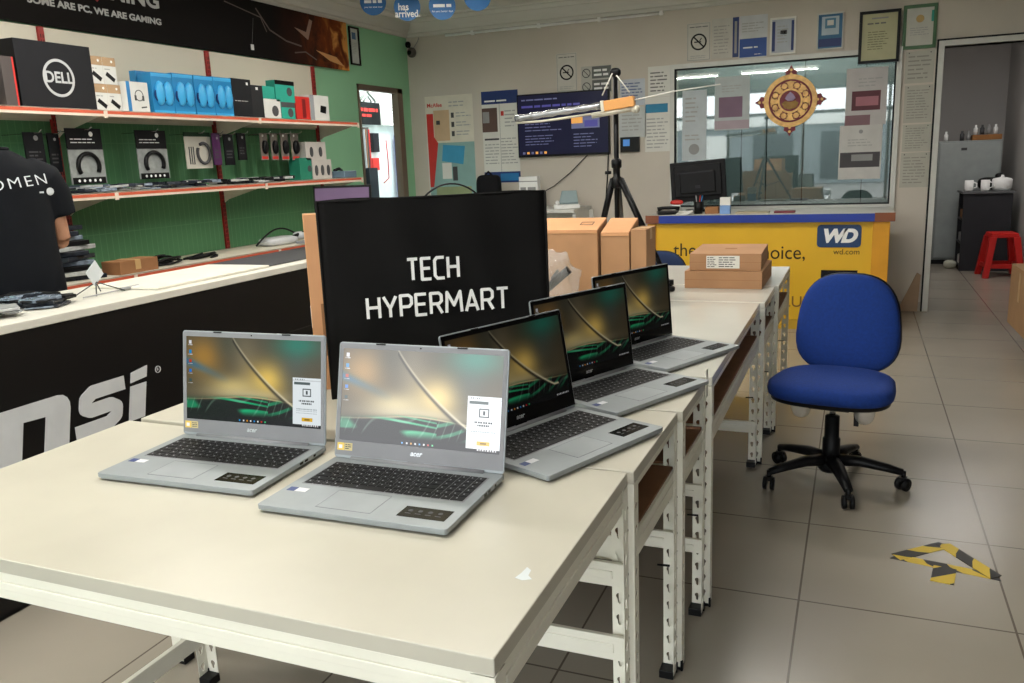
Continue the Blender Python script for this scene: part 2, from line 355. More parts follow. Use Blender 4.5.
def rack_table(label, x0, x1, y0, y1, z=.76, shelf=True, low=None, extra=0, topm=None, rz=0, inset=0):
    ZB = z-.03
    t = thing('rack_table', label, 'table', ((x0+x1)/2, (y0+y1)/2, 0), rz, None); bz = z-.047 if shelf else z-.082
    hx, hy = (x1-x0)/2, (y1-y0)/2
    MB(topm or cream_top).box((-hx, -hy, z-.028), (hx, hy, z)).obj('tabletop', t, .002)
    for nm, a, b in (('front_beam', (-hx+.003, -hy+.003), (hx-.003, -hy+.018)), ('back_beam', (-hx+.003, hy-.018), (hx-.003, hy-.003)),
                     ('side_beam', (-hx+.003, -hy+.018), (-hx+.018, hy-.018)), ('side_beam', (hx-.018, -hy+.018), (hx-.003, hy-.018))):
        m = MB(cream_metal); m.box((*a, bz), (*b, z-.029))
        # pressed groove standing proud
        if nm == 'front_beam' and not shelf: m.box((-hx+.04, -hy-.001, z-.062), (hx-.04, -hy+.004, z-.046))
        if nm == 'side_beam' and a[0] > 0 and not shelf: m.box((hx-.004, -hy+.04, z-.066), (hx+.001, hy-.04, z-.05))
        m.obj(nm, t, .0015)
    for sx in (-1, 1):
        for sy in (-1, 1):
            o = bpy.data.objects.new('leg', leg_mesh(sx, sy, z-.03-.012)); COL.objects.link(o); o.parent = t; o.location = (sx*(hx-.001)+(inset if sx < 0 else 0), sy*(hy-.001), .012)
            f = MB(black); f.box((min(0, -sx*.04), min(0, -sy*.04), -.012), (max(0, -sx*.04), max(0, -sy*.04), .012)); f.box((-.004 if sx < 0 else -.003, -.004, -.012), (.004, .004, .02)); f.obj('foot', o, .002)
            c = MB(black); c.tube([(-sx*.052, -sy*.004, .31), (-sx*.018, -sy*.004, .312)], .003, n=6); c.obj('clip', o)
    if extra: MB(cream_metal).box((hx+.003, hy-.03, z-.05), (hx+.006, hy, z+extra)).obj('post_top', t)
    if shelf:
        MB(mdf).box((-hx+.01, -hy+.01, .606), (hx-.01, hy-.01, .613)).obj('shelf_board', t)
        for sx in (-1, 1):
            m = MB(cream_metal); a, b = sorted((sx*(hx-.003), sx*(hx-.018))); m.box((a, -hy+.01, .545), (b, hy-.01, .605)); a, b = sorted((sx*(hx-.001), sx*(hx-.004))); m.box((a, -hy+.03, .567), (b, hy-.03, .583)); m.obj('shelf_side_beam', t, .0015)
        for sy in (-1, 1):
            a, b = sorted((sy*(hy-.003), sy*(hy-.018))); MB(cream_metal).box((-hx+.01, a, .545), (hx-.01, b, .605)).obj('shelf_beam', t, .0015)
    if inset: MB(cream_metal).box((-hx+inset, -hy+.01, .12), (-hx+inset+.015, hy-.01, .17)).obj('low_side_beam', t, .0015)
    for (yy, za, zb) in (low or ()):
        m = MB(cream_metal); m.box((-hx+.004+inset, yy*(hy-.016)-.006, za), (hx-.004, yy*(hy-.016)+.006, zb)); m.box((-hx+.03+inset, yy*(hy-.016)-.009, za+.018), (hx-.03, yy*(hy-.016), zb-.018)); m.obj('cross_beam', t, .0015)
    return t
rack_table('wide cream rack table in the foreground carrying the two left laptops', -1.84, -.43, .925, 1.645, shelf=False, low=((1, .32, .378), (1, .50, .555)), inset=.17)
rack_table('cream rack table directly behind the foreground table, under the third laptop from the front', -1.82, -.415, 1.66, 2.105, low=((1, .384, .43),), rz=-.012)
rack_table('narrow cream rack table under the fourth laptop, with its corner post sticking up', -1.80, -.398, 2.115, 2.455, extra=.035, rz=-.012, low=((1, .205, .25), (1, .39, .43)))
rack_table('long cream rack table in the middle of the row under the farthest laptop', -1.79, -.382, 2.475, 3.80, low=((1, .16, .213),), topm=P('pale_laminate', (214, 212, 202), .17, noise=(3, .04)))
rack_table('small cream rack table under the two stacked brown boxes', -1.78, -.362, 3.815, 4.29, topm=MATS['pale_laminate'])
rack_table('farthest cream rack table nearest to the yellow counter', -1.77, -.345, 4.305, 5.05, topm=MATS['pale_laminate'])
# pen scribble and chipped patch on the first table
mb = MB(P('scuff', (214, 220, 222), .5)); c = onz(524, 576, .7602)
mb.prism([(c.x+dx, c.y+dy) for dx, dy in ((-.012, -.01), (.002, -.014), (.016, -.006), (.006, .004), (.004, .022), (-.006, .03), (-.008, .008))], .7600, .7603)
tag(mb.obj('paint_scuff'), 'small pale scuff mark on the foreground table top near its right edge', 'scuff')

# =================================================================== LAPTOPS
LW, LD, LH, LL = .416, .284, .0165, .262
SW, SH, SB = .392, .208, .040          # screen size, height of its lower edge on the lid
def wallpaper(u, v, popup):
    def bl(cx, cy, rx, ry, c, k=1):
        g = np.exp(-(((u-cx)/rx)**2+((v-cy)/ry)**2))*k; return g[..., None]*np.array(c, float)
    g_ = lambda cx, cy, rx, ry: np.exp(-(((u-cx)/rx)**2+((v-cy)/ry)**2))
    base = np.zeros(u.shape+(3,))+np.array([92, 84, 68.])
    def mix(base, g, c): return base*(1-g[..., None])+g[..., None]*np.array(c, float)
    base = mix(base, g_(.14, .76, .15, .24)*.85, (186, 146, 84)); base = mix(base, g_(.33, .95, .1, .25)*.6, (80, 84, 74))
    base = mix(base, g_(.45, .75, .1, .35)*.6, (150, 140, 116)); base = mix(base, g_(.62, .52, .15, .22)*1., (238, 208, 128))
    base = mix(base, g_(.36, .42, .2, .13)*.85, (224, 206, 150)); base = mix(base, g_(.5, .33, .34, .07)*.6, (226, 214, 178))
    base = mix(base, g_(.82, .72, .1, .3)*.7, (96, 104, 100)); base = mix(base, g_(.84, .95, .16, .16)*.9, (60, 140, 122))
    base = mix(base, g_(.95, .4, .13, .3)*.5, (120, 110, 84)); 
    bs = np.exp(-((v-(.70-.62*u))/.05)**2)*np.clip(1-u/.34, 0, 1)*.85; base = mix(base, bs, (64, 118, 160))
    # dark lower field with green leaf veins
    hz = .235+.07*np.exp(-((u-.5)/.3)**2)
    lowm = 1/(1+np.exp((v-hz)/.012)); base = mix(base, lowm*.93, (14, 20, 20))
    rim = np.exp(-((v-hz-.004)/.008)**2)*(.35+.5*np.exp(-((u-.55)/.3)**2)); base = mix(base, rim, (220, 205, 160))
    fl = np.sin(7*u+5*np.sin(4.2*u+14*v)+62*v); vein = (np.clip((fl-.1)*1.8, 0, 1)*(u < .62)+np.clip((np.sin(46*u-50*v+5*np.sin(6*u))-.2)*1.6, 0, 1)*(u >= .62))*lowm*np.clip((v-.07)*14, 0, 1)*(.5+.5*np.exp(-((u-.35)/.3)**2))
    base = mix(base, vein, (66, 196, 142)); fl2 = np.sin(60*u-25*v+8*np.sin(9*u)); base = mix(base, np.clip(fl2-.8, 0, 1)*4*lowm*.5*np.clip((v-.07)*14, 0, 1), (170, 205, 180))
    # bright leaf edge sweeping down to the right
    q = np.clip((u-.36)/.5, 0, 1); vc = 1-.10*q-.95*q**.9+.22*q**2
    on = (u > .355)*(u < .9)*(v > .16)
    d = (v-vc)/1.6; base = mix(base, on*np.clip(np.exp(-(d/.012)**2)*(.45+q*.6), 0, 1), (236, 226, 196)); base = mix(base, on*np.exp(-((d+.02)/.014)**2)*.7, (46, 44, 38))
    # taskbar and icons
    tb = (v < .055); base = mix(base, tb*.85, (24, 26, 30))
    for k in range(8):
        c = .41+.027*k; base = mix(base, ((abs(u-c) < .005)*(abs(v-.028) < .010)).astype(float), ((90, 170, 230), (230, 230, 235), (220, 160, 60), (240, 240, 240), (70, 160, 220), (235, 235, 235), (200, 70, 60), (90, 200, 140))[k])
    base = mix(base, ((u > .86)*(u < .98)*(abs(v-.028) < .009)*(np.sin(u*420) > -.2)).astype(float), (225, 225, 225))
    for k in range(5):
        c = .93-.115*k; base = mix(base, ((abs(u-.03) < .011)*(abs(v-c) < .02)).astype(float), ((225, 225, 230), (70, 150, 200), (190, 80, 60), (60, 130, 210), (70, 90, 90))[k])
        base = mix(base, ((abs(u-.03) < .018)*(abs(v-c+.033) < .005)*(np.sin(u*900) > -.3)).astype(float), (200, 200, 200))
    if popup:
        U0, V0 = .024, -.026; inb = lambda a, b, c, d: ((u > a+U0)*(u < b+U0)*(v > c+V0)*(v < d+V0)).astype(float)
        base = mix(base, inb(.775, .975, .065, .60), (236, 242, 244)); base = mix(base, inb(.775, .975, .565, .572), (210, 214, 216))
        base = mix(base, inb(.785, .90, .52, .55), (92, 104, 104)); base = mix(base, inb(.79, .86, .575, .59)*(np.sin(u*500) > 0), (120, 130, 130))
        ic = inb(.845, .905, .385, .475)-inb(.852, .898, .397, .463); base = mix(base, np.clip(ic, 0, 1), (70, 78, 82)); base = mix(base, inb(.868, .882, .41, .45), (70, 78, 82))
        base = mix(base, inb(.82, .93, .325, .345)*(np.sin(u*420) > -.5), (40, 44, 48)); base = mix(base, inb(.84, .91, .295, .312)*(np.sin(u*460) > -.5), (40, 44, 48))
        for vv in (.235, .212, .19): base = mix(base, inb(.80, .95, vv, vv+.008)*(np.sin(u*600) > -.4), (150, 160, 164))
        base = mix(base, inb(.838, .915, .10, .14), (226, 186, 62)); base = mix(base, inb(.858, .895, .113, .127), (150, 118, 40))
    return base
def screen_mesh(popup):
    NX, NY = 300, 164
    uu, vv = np.meshgrid((np.arange(NX)+.5)/NX, (np.arange(NY)+.5)/NY); col = wallpaper(uu, vv, popup)/255.
    col = np.where(col <= .04045, col/12.92, ((col+.055)/1.055)**2.4)
    xs = np.linspace(-SW/2, SW/2, NX+1); ys = np.linspace(0, SH, NY+1); X, Y = np.meshgrid(xs, ys)
    V = np.stack([X.ravel(), Y.ravel(), np.zeros(X.size)], 1)
    i = np.arange(NX*NY); r_, c_ = i//NX, i % NX; a = r_*(NX+1)+c_
    Fc = np.stack([a, a+1, a+NX+2, a+NX+1], 1)
    me = bpy.data.meshes.new('screen'); me.vertices.add(len(V)); me.vertices.foreach_set('co', V.ravel()); me.loops.add(Fc.size); me.loops.foreach_set('vertex_index', Fc.ravel().astype(np.int32))
    me.polygons.add(len(Fc)); me.polygons.foreach_set('loop_start', (np.arange(len(Fc))*4).astype(np.int32)); me.update()
    at = me.color_attributes.new('picture', 'FLOAT_COLOR', 'CORNER'); C = np.ones((len(Fc), 4, 4)); C[:, :, :3] = col.reshape(-1, 1, 3); at.data.foreach_set('color', C.ravel())
    return me
def screen_mat(name, strength, sat=1., lift=0, gam=1.):
    m = bpy.data.materials.new(name); m.use_nodes = True; nt = m.node_tree; b = nt.nodes['Principled BSDF']; N = nt.nodes.new; L = nt.links.new
    a = N('ShaderNodeAttribute'); a.attribute_name = 'picture'; h = N('ShaderNodeHueSaturation'); h.inputs['Saturation'].default_value = sat
    g = N('ShaderNodeGamma'); g.inputs[1].default_value = gam
    ad = N('ShaderNodeMixRGB'); ad.blend_type = 'ADD'; ad.inputs[0].default_value = 1; ad.inputs[2].default_value = (lift, lift, lift*1.02, 1)
    L(a.outputs['Color'], h.inputs['Color']); L(h.outputs[0], g.inputs[0]); L(g.outputs[0], ad.inputs[1]); L(ad.outputs[0], b.inputs['Emission Color'])
    b.inputs['Base Color'].default_value = (.004, .004, .005, 1); b.inputs['Roughness'].default_value = .25; b.inputs['Specular IOR Level'].default_value = .2; b.inputs['Emission Strength'].default_value = strength
    MATS[name] = m; return m
sc_pop, sc_plain = screen_mesh(True), screen_mesh(False)
scr1 = screen_mat('screen_on', .95, 1.12, 0, 1.15); scr2 = screen_mat('screen_reflection_haze', 1.3, .9, .12); scr3 = screen_mat('screen_dim', .36, 1.0, 0, 1.4)  # pale one has reflection haze put into its emission; dim one imitates slanted view
sc_pop.materials.append(scr1); sc_plain.materials.append(scr3)
def lid_frame(lean): # local frame for lid: x right, y up the lid, z towards viewer
    hinge = Matrix.Translation((0, LD/2-.006, LH+.001)); return hinge @ Matrix.Rotation(lean, 4, 'X')
sticker_y = P('sticker_gold', (222, 190, 90), .4); sticker_w = P('sticker_white', (232, 232, 236), .4); sticker_b = P('sticker_blue', (40, 60, 120), .4)
def keys_mb():
    m = MB(keyb); leg = P('key_legend', (150, 152, 156), .5)
    x0, x1, yb, yt = -.183, .183, -.018, .108; rows = 6; rh = (yt-yb)/rows
    lay = [[1]*19, [1]*13+[1.7]+[1]*4, [1.4]+[1]*12+[1.3]+[1]*4, [1.7]+[1]*11+[2]+[1]*4, [2.2]+[1]*10+[2.5]+[1]*4, [1, 1, 1, 1, 5.3, 1, 1, 1, 1, 1, 1, 1, 1.4]]
    for r_, row in enumerate(lay):
        tot = sum(row); x = x0; y1 = yt-rh*r_; 
        for k in row:
            wk = (x1-x0)*k/tot; m.box((x+.0011, y1-rh+.0012, LH-.0004), (x+wk-.0011, y1-.0012, LH+.0014))
            m.box((x+wk*.35, y1-rh*.55, LH+.0013), (x+wk*.35+.0028, y1-rh*.36, LH+.0016), leg); x += wk
    return m
kb_mesh = None
def laptop(label, x, y, rz, lean, mode):
    global kb_mesh
    t = thing('laptop', label, 'laptop', (x, y, .7605), rz, 'silver laptops lined up on the tables')
    hw, hd = LW/2, LD/2
    # wedge body with rounded corners
    def rr(w_, d_, r): return [(sx*(w_-r)+r*math.cos(a), sy*(d_-r)+r*math.sin(a)) for sx, sy, a0 in ((1, 1, 0), (-1, 1, PI/2), (-1, -1, PI), (1, -1, 1.5*PI)) for a in (a0, a0+PI/6, a0+PI/3, a0+PI/2)]
    m = MB(silver); m.prism(rr(hw-.003, hd-.003, .006), .003, .006); m.prism(rr(hw, hd, .007), .006, LH)
    b = m.obj('base', t, .0012)
    m = MB(silver_d); m.box((-.186, -.021, LH-.001), (.186, .111, LH+.0003)); m.obj('keyboard_well', t)
    if kb_mesh is None:
        k = keys_mb().obj('keyboard', t); kb_mesh = k.data
    else: k = bpy.data.objects.new('keyboard', kb_mesh); COL.objects.link(k); k.parent = t
    m = MB(P('touchpad', (157, 163, 166), .35, .35)); m.box((-.085, -.118, LH-.001), (.035, -.034, LH+.0004)); m.obj('touchpad', t, .0003)
    m = MB(silver_d); 
    for a, c in (((-.086, -.119), (.036, -.118)), ((-.086, -.034), (.036, -.033)), ((-.086, -.119), (-.085, -.033)), ((.035, -.119), (.036, -.033))): m.box((*a, LH), (*c, LH+.0005))
    m.obj('touchpad_edge', t)
    m = MB(sticker_b); m.box((-.195, -.062, LH), (-.177, -.044, LH+.0005)); m.box((-.175, -.062, LH), (-.150, -.044, LH+.0005), sticker_w); m.obj('processor_stickers', t)
    m = MB(blk); m.box((.088, -.112, LH), (.188, -.066, LH+.0006)); 
    for k_ in range(4): m.disc(.005, LH+.0006, LH+.0009, ink, (.105+.021*k_, -.084), 10); m.box((.099+.021*k_, -.098, LH+.0006), (.111+.021*k_, -.095, LH+.0009), ink)
    m.obj('feature_sticker', t)
    for ya_, yb2 in ((.03, .043), (.05, .062), (.085, .093)): MB(blk).box((hw-.001, ya_, .0085), (hw+.0004, yb2, .014)).obj('port', b)
    for sx, sy in ((-1, -1), (1, -1), (-1, 1), (1, 1)): MB(black).cbox((sx*(hw-.03), sy*(hd-.025), .0015), (.03, .012, .004)).obj('rubber_foot', b)
    MB(silver_d).tube([(-hw+.045, hd-.007, LH), (hw-.045, hd-.007, LH)], .006, n=10).obj('hinge', t)
    T = lid_frame(lean)
    ld = MB(silver); ld.T = T; ld.prism(rr(hw, LL/2, .007), -.005, 0, None, Matrix.Translation((0, LL/2, 0))); lo = ld.obj('lid', t, .001)
    bez = silver_d if mode < 3 else blk
    m = MB(bez); m.T = T
    m.box((-hw+.003, .006, 0), (hw-.003, SB, .0012)); m.box((-hw+.003, SB+SH, 0), (hw-.003, LL-.003, .0012)); m.box((-hw+.003, SB, 0), (-SW/2, SB+SH, .0012)); m.box((SW/2, SB, 0), (hw-.003, SB+SH, .0012))
    m.box((-.02, .0, -.004), (.02, .006, .001)); bo = m.obj('bezel', lo)
    for xx in (-.1, .1): m = MB(black); m.T = T; m.box((xx-.012, LL-.004, .001), (xx+.012, LL-.0005, .0022)); m.obj('bumper', lo)
    m = MB(blk); m.T = T; m.disc(.0018, .0012, .0018, blk, (0, LL-.007), 12); m.obj('webcam', lo)
    s_ = bpy.data.objects.new('screen', sc_pop if mode < 3 else sc_plain); COL.objects.link(s_); s_.parent = lo; s_.matrix_local = T @ Matrix.Translation((0, SB, .0004))
    if mode == 2: s_.data = sc_pop.copy(); s_.data.materials.clear(); s_.data.materials.append(scr2)
    lt = lettering('logo', 'acer', .016, P('logo_silver', (200, 203, 206), .3, .6), lo, (0, 0, 0), depth=.0002, bold=.0003, shear=.25); lt.data.transform(T @ Matrix.Translation((0, .024, .0014)))
    if mode < 3:
        m = MB(sticker_y); m.T = T; m.box((-hw+.008, .017, .0012), (-hw+.026, .034, .0017)); m.box((-hw+.027, .017, .0012), (-hw+.047, .034, .0017), P('sticker_tan', (196, 180, 130), .4)); m.box((-hw+.012, .021, .0017), (-hw+.021, .029, .0019), sticker_w); m.words(-hw+.029, .019, -hw+.045, .032, 3, ink, .0017, .0019); m.obj('energy_sticker', lo)
    return t
d2 = math.radians
laptop('silver laptop at the far left of the row, its warm screen showing a white pop-up', -1.342, 1.422, .039, 1.409, 1)
laptop('silver laptop in front, second from the left, with the palest washed-out screen', -.868, 1.379, .016, 1.332, 2)
laptop('silver laptop turned sideways right behind the pale-screened one, nearest of the three angled laptops', -.621, 1.783, 1.179, 1.386, 3)
laptop('middle one of the three silver laptops turned sideways with black bezels', -.590, 2.248, 1.140, 1.452, 4)
laptop('farthest of the three sideways silver laptops, closest to the two stacked brown boxes', -.563, 2.727, 1.150, 1.491, 5)

# =================================================================== BLACK SHOPPING BAG, BOXES, PLASTIC BAG
bagm = P('black_nonwoven', (13, 12, 12), .85, noise=(5, .3), bump=(5, .45))
th = math.radians(36); bw, bh, bd = .662, .568, .11
t = thing('shopping_bag', 'large black shopping bag with white TECH HYPERMART lettering standing on the rack tables', 'bag', (-1.39, 1.968, .7605), th)
m = MB(bagm); NX, NZ = 26, 20
def bagpt(i, k, back):
    x = bw*i/NX; z = bh*k/NZ; wv = .006*math.sin(5*x*6+z*9)+.005*math.sin(z*17+x*4)
    wv *= max(0, math.sin(PI*i/NX))**.5
    return (x, (bd+wv*.6-.02*(z/bh)) if back else (wv+.008*(z/bh)), z+(.004*math.sin(x*14) if k == NZ else 0))
gr = [[bagpt(i, k, False) for i in range(NX+1)] for k in range(NZ+1)]; gb = [[bagpt(i, k, True) for i in range(NX+1)] for k in range(NZ+1)]
vs = [p for r_ in gr for p in r_]+[p for r_ in gb for p in r_]; n1 = (NX+1)*(NZ+1); idx = lambda i, k, b=0: b*n1+k*(NX+1)+i
fs = []
for k in range(NZ):
    for i in range(NX): fs += [(idx(i, k), idx(i+1, k), idx(i+1, k+1), idx(i, k+1)), (idx(i, k, 1), idx(i, k+1, 1), idx(i+1, k+1, 1), idx(i+1, k, 1))]
    fs += [(idx(0, k), idx(0, k+1), idx(0, k+1, 1), idx(0, k, 1)), (idx(NX, k), idx(NX, k, 1), idx(NX, k+1, 1), idx(NX, k+1))]
for i in range(NX): fs.append((idx(i, 0), idx(i, 0, 1), idx(i+1, 0, 1), idx(i+1, 0)))
m._f(vs, fs, bagm, True); m.obj('body', t)
m = MB(bagm)
m.tube([(0, .004, .0), (0, .006, bh)], .004, n=6); m.tube([(bw, .004, .0), (bw, .006, bh)], .004, n=6); m.tube([(0, .008, bh), (bw, .008, bh)], .004, n=6); m.obj('seam_piping', t)
hm = P('webbing', (20, 20, 22), .8)
def strap(y, x0, x1, h_):
    m = MB(hm); pts = [(x0+(x1-x0)*k/14, y, bh-.03+.0+h_*max(0, math.sin(PI*k/14))**.6) for k in range(15)]; m.tube(pts, .014, n=8, flat=.18); return m.obj('handle', t)
strap(bd-.02, .30, .49, .062); strap(.02, .31, .47, .02)
# lettering, narrow squared capitals drawn as strokes
GL = {'T': [[(0, 1), (.62, 1)], [(.31, 1), (.31, 0)]], 'E': [[(.56, 1), (0, 1), (0, 0), (.56, 0)], [(0, .52), (.5, .52)]],
      'C': [[(.58, 1), (.14, 1), (0, .86), (0, .14), (.14, 0), (.58, 0)]], 'H': [[(0, 0), (0, 1)], [(.62, 0), (.62, 1)], [(0, .52), (.62, .52)]],
      'Y': [[(0, 1), (.33, .42), (.66, 1)], [(.33, .42), (.33, 0)]], 'P': [[(0, 0), (0, 1), (.44, 1), (.58, .88), (.58, .58), (.44, .45), (0, .45)]],
      'R': [[(0, 0), (0, 1), (.44, 1), (.58, .88), (.58, .6), (.44, .48), (0, .48)], [(.32, .48), (.6, 0)]],
      'M': [[(0, 0), (.06, 1), (.42, .35), (.78, 1), (.84, 0)]], 'A': [[(0, 0), (.33, 1), (.66, 0)], [(.1, .28), (.56, .28)]]}
def strokes(mb, txt, x, z, h_, wd, M, gap=.2, xs=1.):
    for ch in txt:
        g = GL[ch]; wmax = max(p[0] for s_ in g for p in s_)
        for s_ in g: mb.stroke([(x+p[0]*h_*xs, z+p[1]*h_) for p in s_], wd, 0, .0015, None, True, M)
        x += (wmax+gap)*h_*xs
    return x
def slen(txt, h_, gap=.2, xs=1.): return sum((max(p[0] for s_ in GL[c] for p in s_)+gap)*h_*xs for c in txt)-gap*h_*xs
MF = Matrix(((1, 0, 0, 0), (0, 0, -1, -.0155), (0, 1, 0, 0), (0, 0, 0, 1)))
m = MB(wht); cxb = .325
for wrd, z, h_ in (('TECH', .335, .060), ('HYPERMART', .232, .060)):
    xs_ = .90 if wrd != 'TECH' else .79; L_ = slen(wrd, h_, .24, xs_); strokes(m, wrd, cxb-L_/2-(.0 if wrd != 'TECH' else .012), z, h_, .0088, MF, .24, xs_)
lt_bag = m.obj('lettering', t)
lt_bag['label'] = 'white TECH HYPERMART lettering'
# brown carton behind the bag, at its left
def carton(label, loc, rz, w_, d_, h_, mat=None, group=None, cat='cardboard box', tapeon='top', extra=None, name='cardboard_box', slope=0):
    t = thing(name, label, cat, loc, rz, group)
    m = MB(mat or card)
    if slope:
        m.prism([(-d_/2, 0), (d_/2, 0), (d_/2, h_), (-d_/2, h_-slope)], -w_/2, w_/2, None, Matrix(((0, 0, 1, 0), (1, 0, 0, 0), (0, 1, 0, 0), (0, 0, 0, 1)))); b = m.obj('carton', t, .002)
        m = MB(card_l); m.prism([(-d_/2-.002, h_-slope-.012), (-d_/2-.0005, h_-slope-.012), (-d_/2-.0005, h_-slope), (d_/2, h_+.0005), (d_/2, h_+.0035), (-d_/2-.002, h_-slope+.003)], -w_/2+.002, w_/2-.002, None, Matrix(((0, 0, 1, 0), (1, 0, 0, 0), (0, 1, 0, 0), (0, 0, 0, 1)))); m.obj('lid_flap', t)
        if extra: extra(t, w_, d_, h_)
        return t
    m.box((-w_/2, -d_/2, 0), (w_/2, d_/2, h_)); b = m.obj('carton', t, .002)
    m = MB(tape)
    if tapeon == 'top': m.box((-w_/2-.0004, -.022, h_-.05), (w_/2+.0004, .022, h_+.0006))
    else: m.box((-w_/2-.0005, -d_/2-.0005, h_/2-.001), (w_/2+.0005, d_/2+.0005, h_/2+.0005), card_d)
    m.obj('tape' if tapeon == 'top' else 'flap_seam', t)
    if extra: extra(t, w_, d_, h_)
    return t
dirb = Vector((math.cos(th), math.sin(th))); nb = Vector((-math.sin(th), math.cos(th)))
pc = Vector((-1.39, 1.968))+nb*(bd+.045)+dirb*(.235)
def ex(t, w_, d_, h_):
    m = MB(wht); m.box((-w_/2-.0008, -.015, h_*.36), (-w_/2, .012, h_*.48)); m.obj('hand_hole', t)
    m = MB(card_d); m.box((-w_/2+.03, -d_/2-.0008, h_*.2), (w_/2-.03, -d_/2, h_*.5)); m.obj('printed_panel', t)
carton('tall flat brown carton standing behind the left edge of the black shopping bag', (pc.x, pc.y, .7605), th, .55, .07, .53, card_l, extra=ex)
# row of standing cartons behind the farthest laptop
def mark(t, w_, d_, h_):
    m = MB(ink); u = w_/2-.1
    for a, b in (((u, -.02), (u+.06, -.017)), ((u, .017), (u+.06, .02)), ((u, -.02), (u+.003, .02)), ((u+.057, -.02), (u+.06, .02))): m.box((*a, 0), (*b, .0008), M=Matrix.Translation((0, 0, h_-.0165)) @ Matrix.Rotation(math.atan2(.042, .16), 4, 'X'))
    m.obj('printed_mark', t)
BXY = 3.6
carton('widest standing brown carton right of the black bag, marked with a small square on top', (-1.31, BXY+.06, .7605), 0, .50, .16, .385, extra=mark, slope=.042)
carton('middle standing brown carton with ragged top, between the wide carton and the slim one', (-.985, BXY+.08, .7605), 0, .130, .17, .380, slope=.05)
carton('slim standing brown carton at the right end of the three, beside the tripod leg', (-.880, BXY+.09, .7605), 0, .070, .18, .345, extra=lambda t, w_, d_, h_: MB(paper).box((w_/2, -.04, .03), (w_/2+.001, .05, .16)).obj('label_sheet', t))
# clear plastic bag with dark parts inside
t = thing('plastic_bag', 'crumpled clear plastic bag of dark parts leaning between the black bag and the wide carton', 'plastic bag', (-1.20, 3.40, .7605), .2)
bm = bmesh.new(); bmesh.ops.create_icosphere(bm, subdivisions=4, radius=1)
rnd = random.Random(3)
from mathutils import noise as MN
for v in bm.verts:
    x, y, z = v.co; k = 1+.38*MN.noise(Vector((x*2.1, y*2.1, z*2.1)))+.16*abs(MN.noise(Vector((x*6, y*6, z*6))))
    v.co = Vector((x*.095*k*(1-.15*z), y*.055*k, max(.001, (z*.92+.93)*.145*(.75+.25*k))))
me = bpy.data.meshes.new('bag_film'); bm.to_mesh(me); bm.free(); me.materials.append(plast); [setattr(p_, 'use_smooth', True) for p_ in me.polygons]; o = bpy.data.objects.new('bag_film', me); COL.objects.link(o); o.parent = t
m = MB(black); m.cbox((.01, -.02, .15), (.14, .035, .035), rz=.0, R=Euler((0, -.7, 0)).to_matrix()); m.cbox((-.02, -.01, .06), (.08, .025, .018), R=Euler((0, .5, .3)).to_matrix()); m.cbox((.0, .005, .17), (.05, .016, .014), ink, R=Euler((0, -.9, 0)).to_matrix()); m.obj('dark_parts', t, .003)
# two stacked boxes
def lab(t, w_, d_, h_):
    m = MB(paper); m.box((-.09, -d_/2-.0009, .012), (.07, -d_/2, h_-.01)); m.words(-.08, 0, 0, 0, 1, ink) if False else None
    mm = m.obj('shipping_label', t)
    m = MB(ink); m.T = Matrix(((1, 0, 0, 0), (0, 0, -1, -d_/2-.0009), (0, 1, 0, 0), (0, 0, 0, 1))); m.words(-.085, .016, -.04, h_-.014, 6, ink, 0, .0004); m.words(-.03, .016, .06, h_-.014, 5, ink, 0, .0004); m.obj('label_print', mm)
    m = MB(card_d); m.box((-.025, -.02, h_), (.035, .03, h_+.0008)); m.obj('printed_mark', t)
carton('lower of the two flat brown boxes stacked on the far tables', (-.60, 4.42, .7605), 0, .375, .48, .086, extra=None, tapeon='seam', group='stacked flat boxes')
carton('upper flat brown box with white shipping label, stacked on another at the far tables', (-.60, 4.43, .8475), .03, .345, .47, .084, extra=lab, tapeon='seam', group='stacked flat boxes')

# =================================================================== TRIPOD WITH WRAPPED BOOM
TY = 4.25
def tp(x, y, dy=0): return ony(x, y, TY+dy)
t = thing('tripod_stand', 'tall black tripod stand on the far table holding a wrapped boom', 'tripod', (-1.15, TY, .7605))
o0 = Vector((-1.15, TY, .7605)); loc = lambda p: p-o0
blkm = P('tripod_black', (18, 18, 20), .4, .2); dgr = P('tripod_grey', (78, 78, 80), .4, .4)
m = MB(blkm); m.tube([(0, 0, .14), (0, 0, 1.05)], .013); m.obj('centre_column', t)
m = MB(blkm); m.lathe([(.02, .50), (.03, .51), (.03, .55), (.018, .56), (.018, .60), (.026, .605), (.026, .64), (.016, .65)]); m.tube([(-.03, 0, .58), (-.06, 0, .58)], .009); m.obj('collar', t)
m = MB(blkm); m.superell(.028, .02, .022, .8, .8, None, Matrix.Translation((0, 0, 1.07))); m.obj('head', t)
f_r = onz(671, 292, .7605); hub = Vector((0, 0, .545))
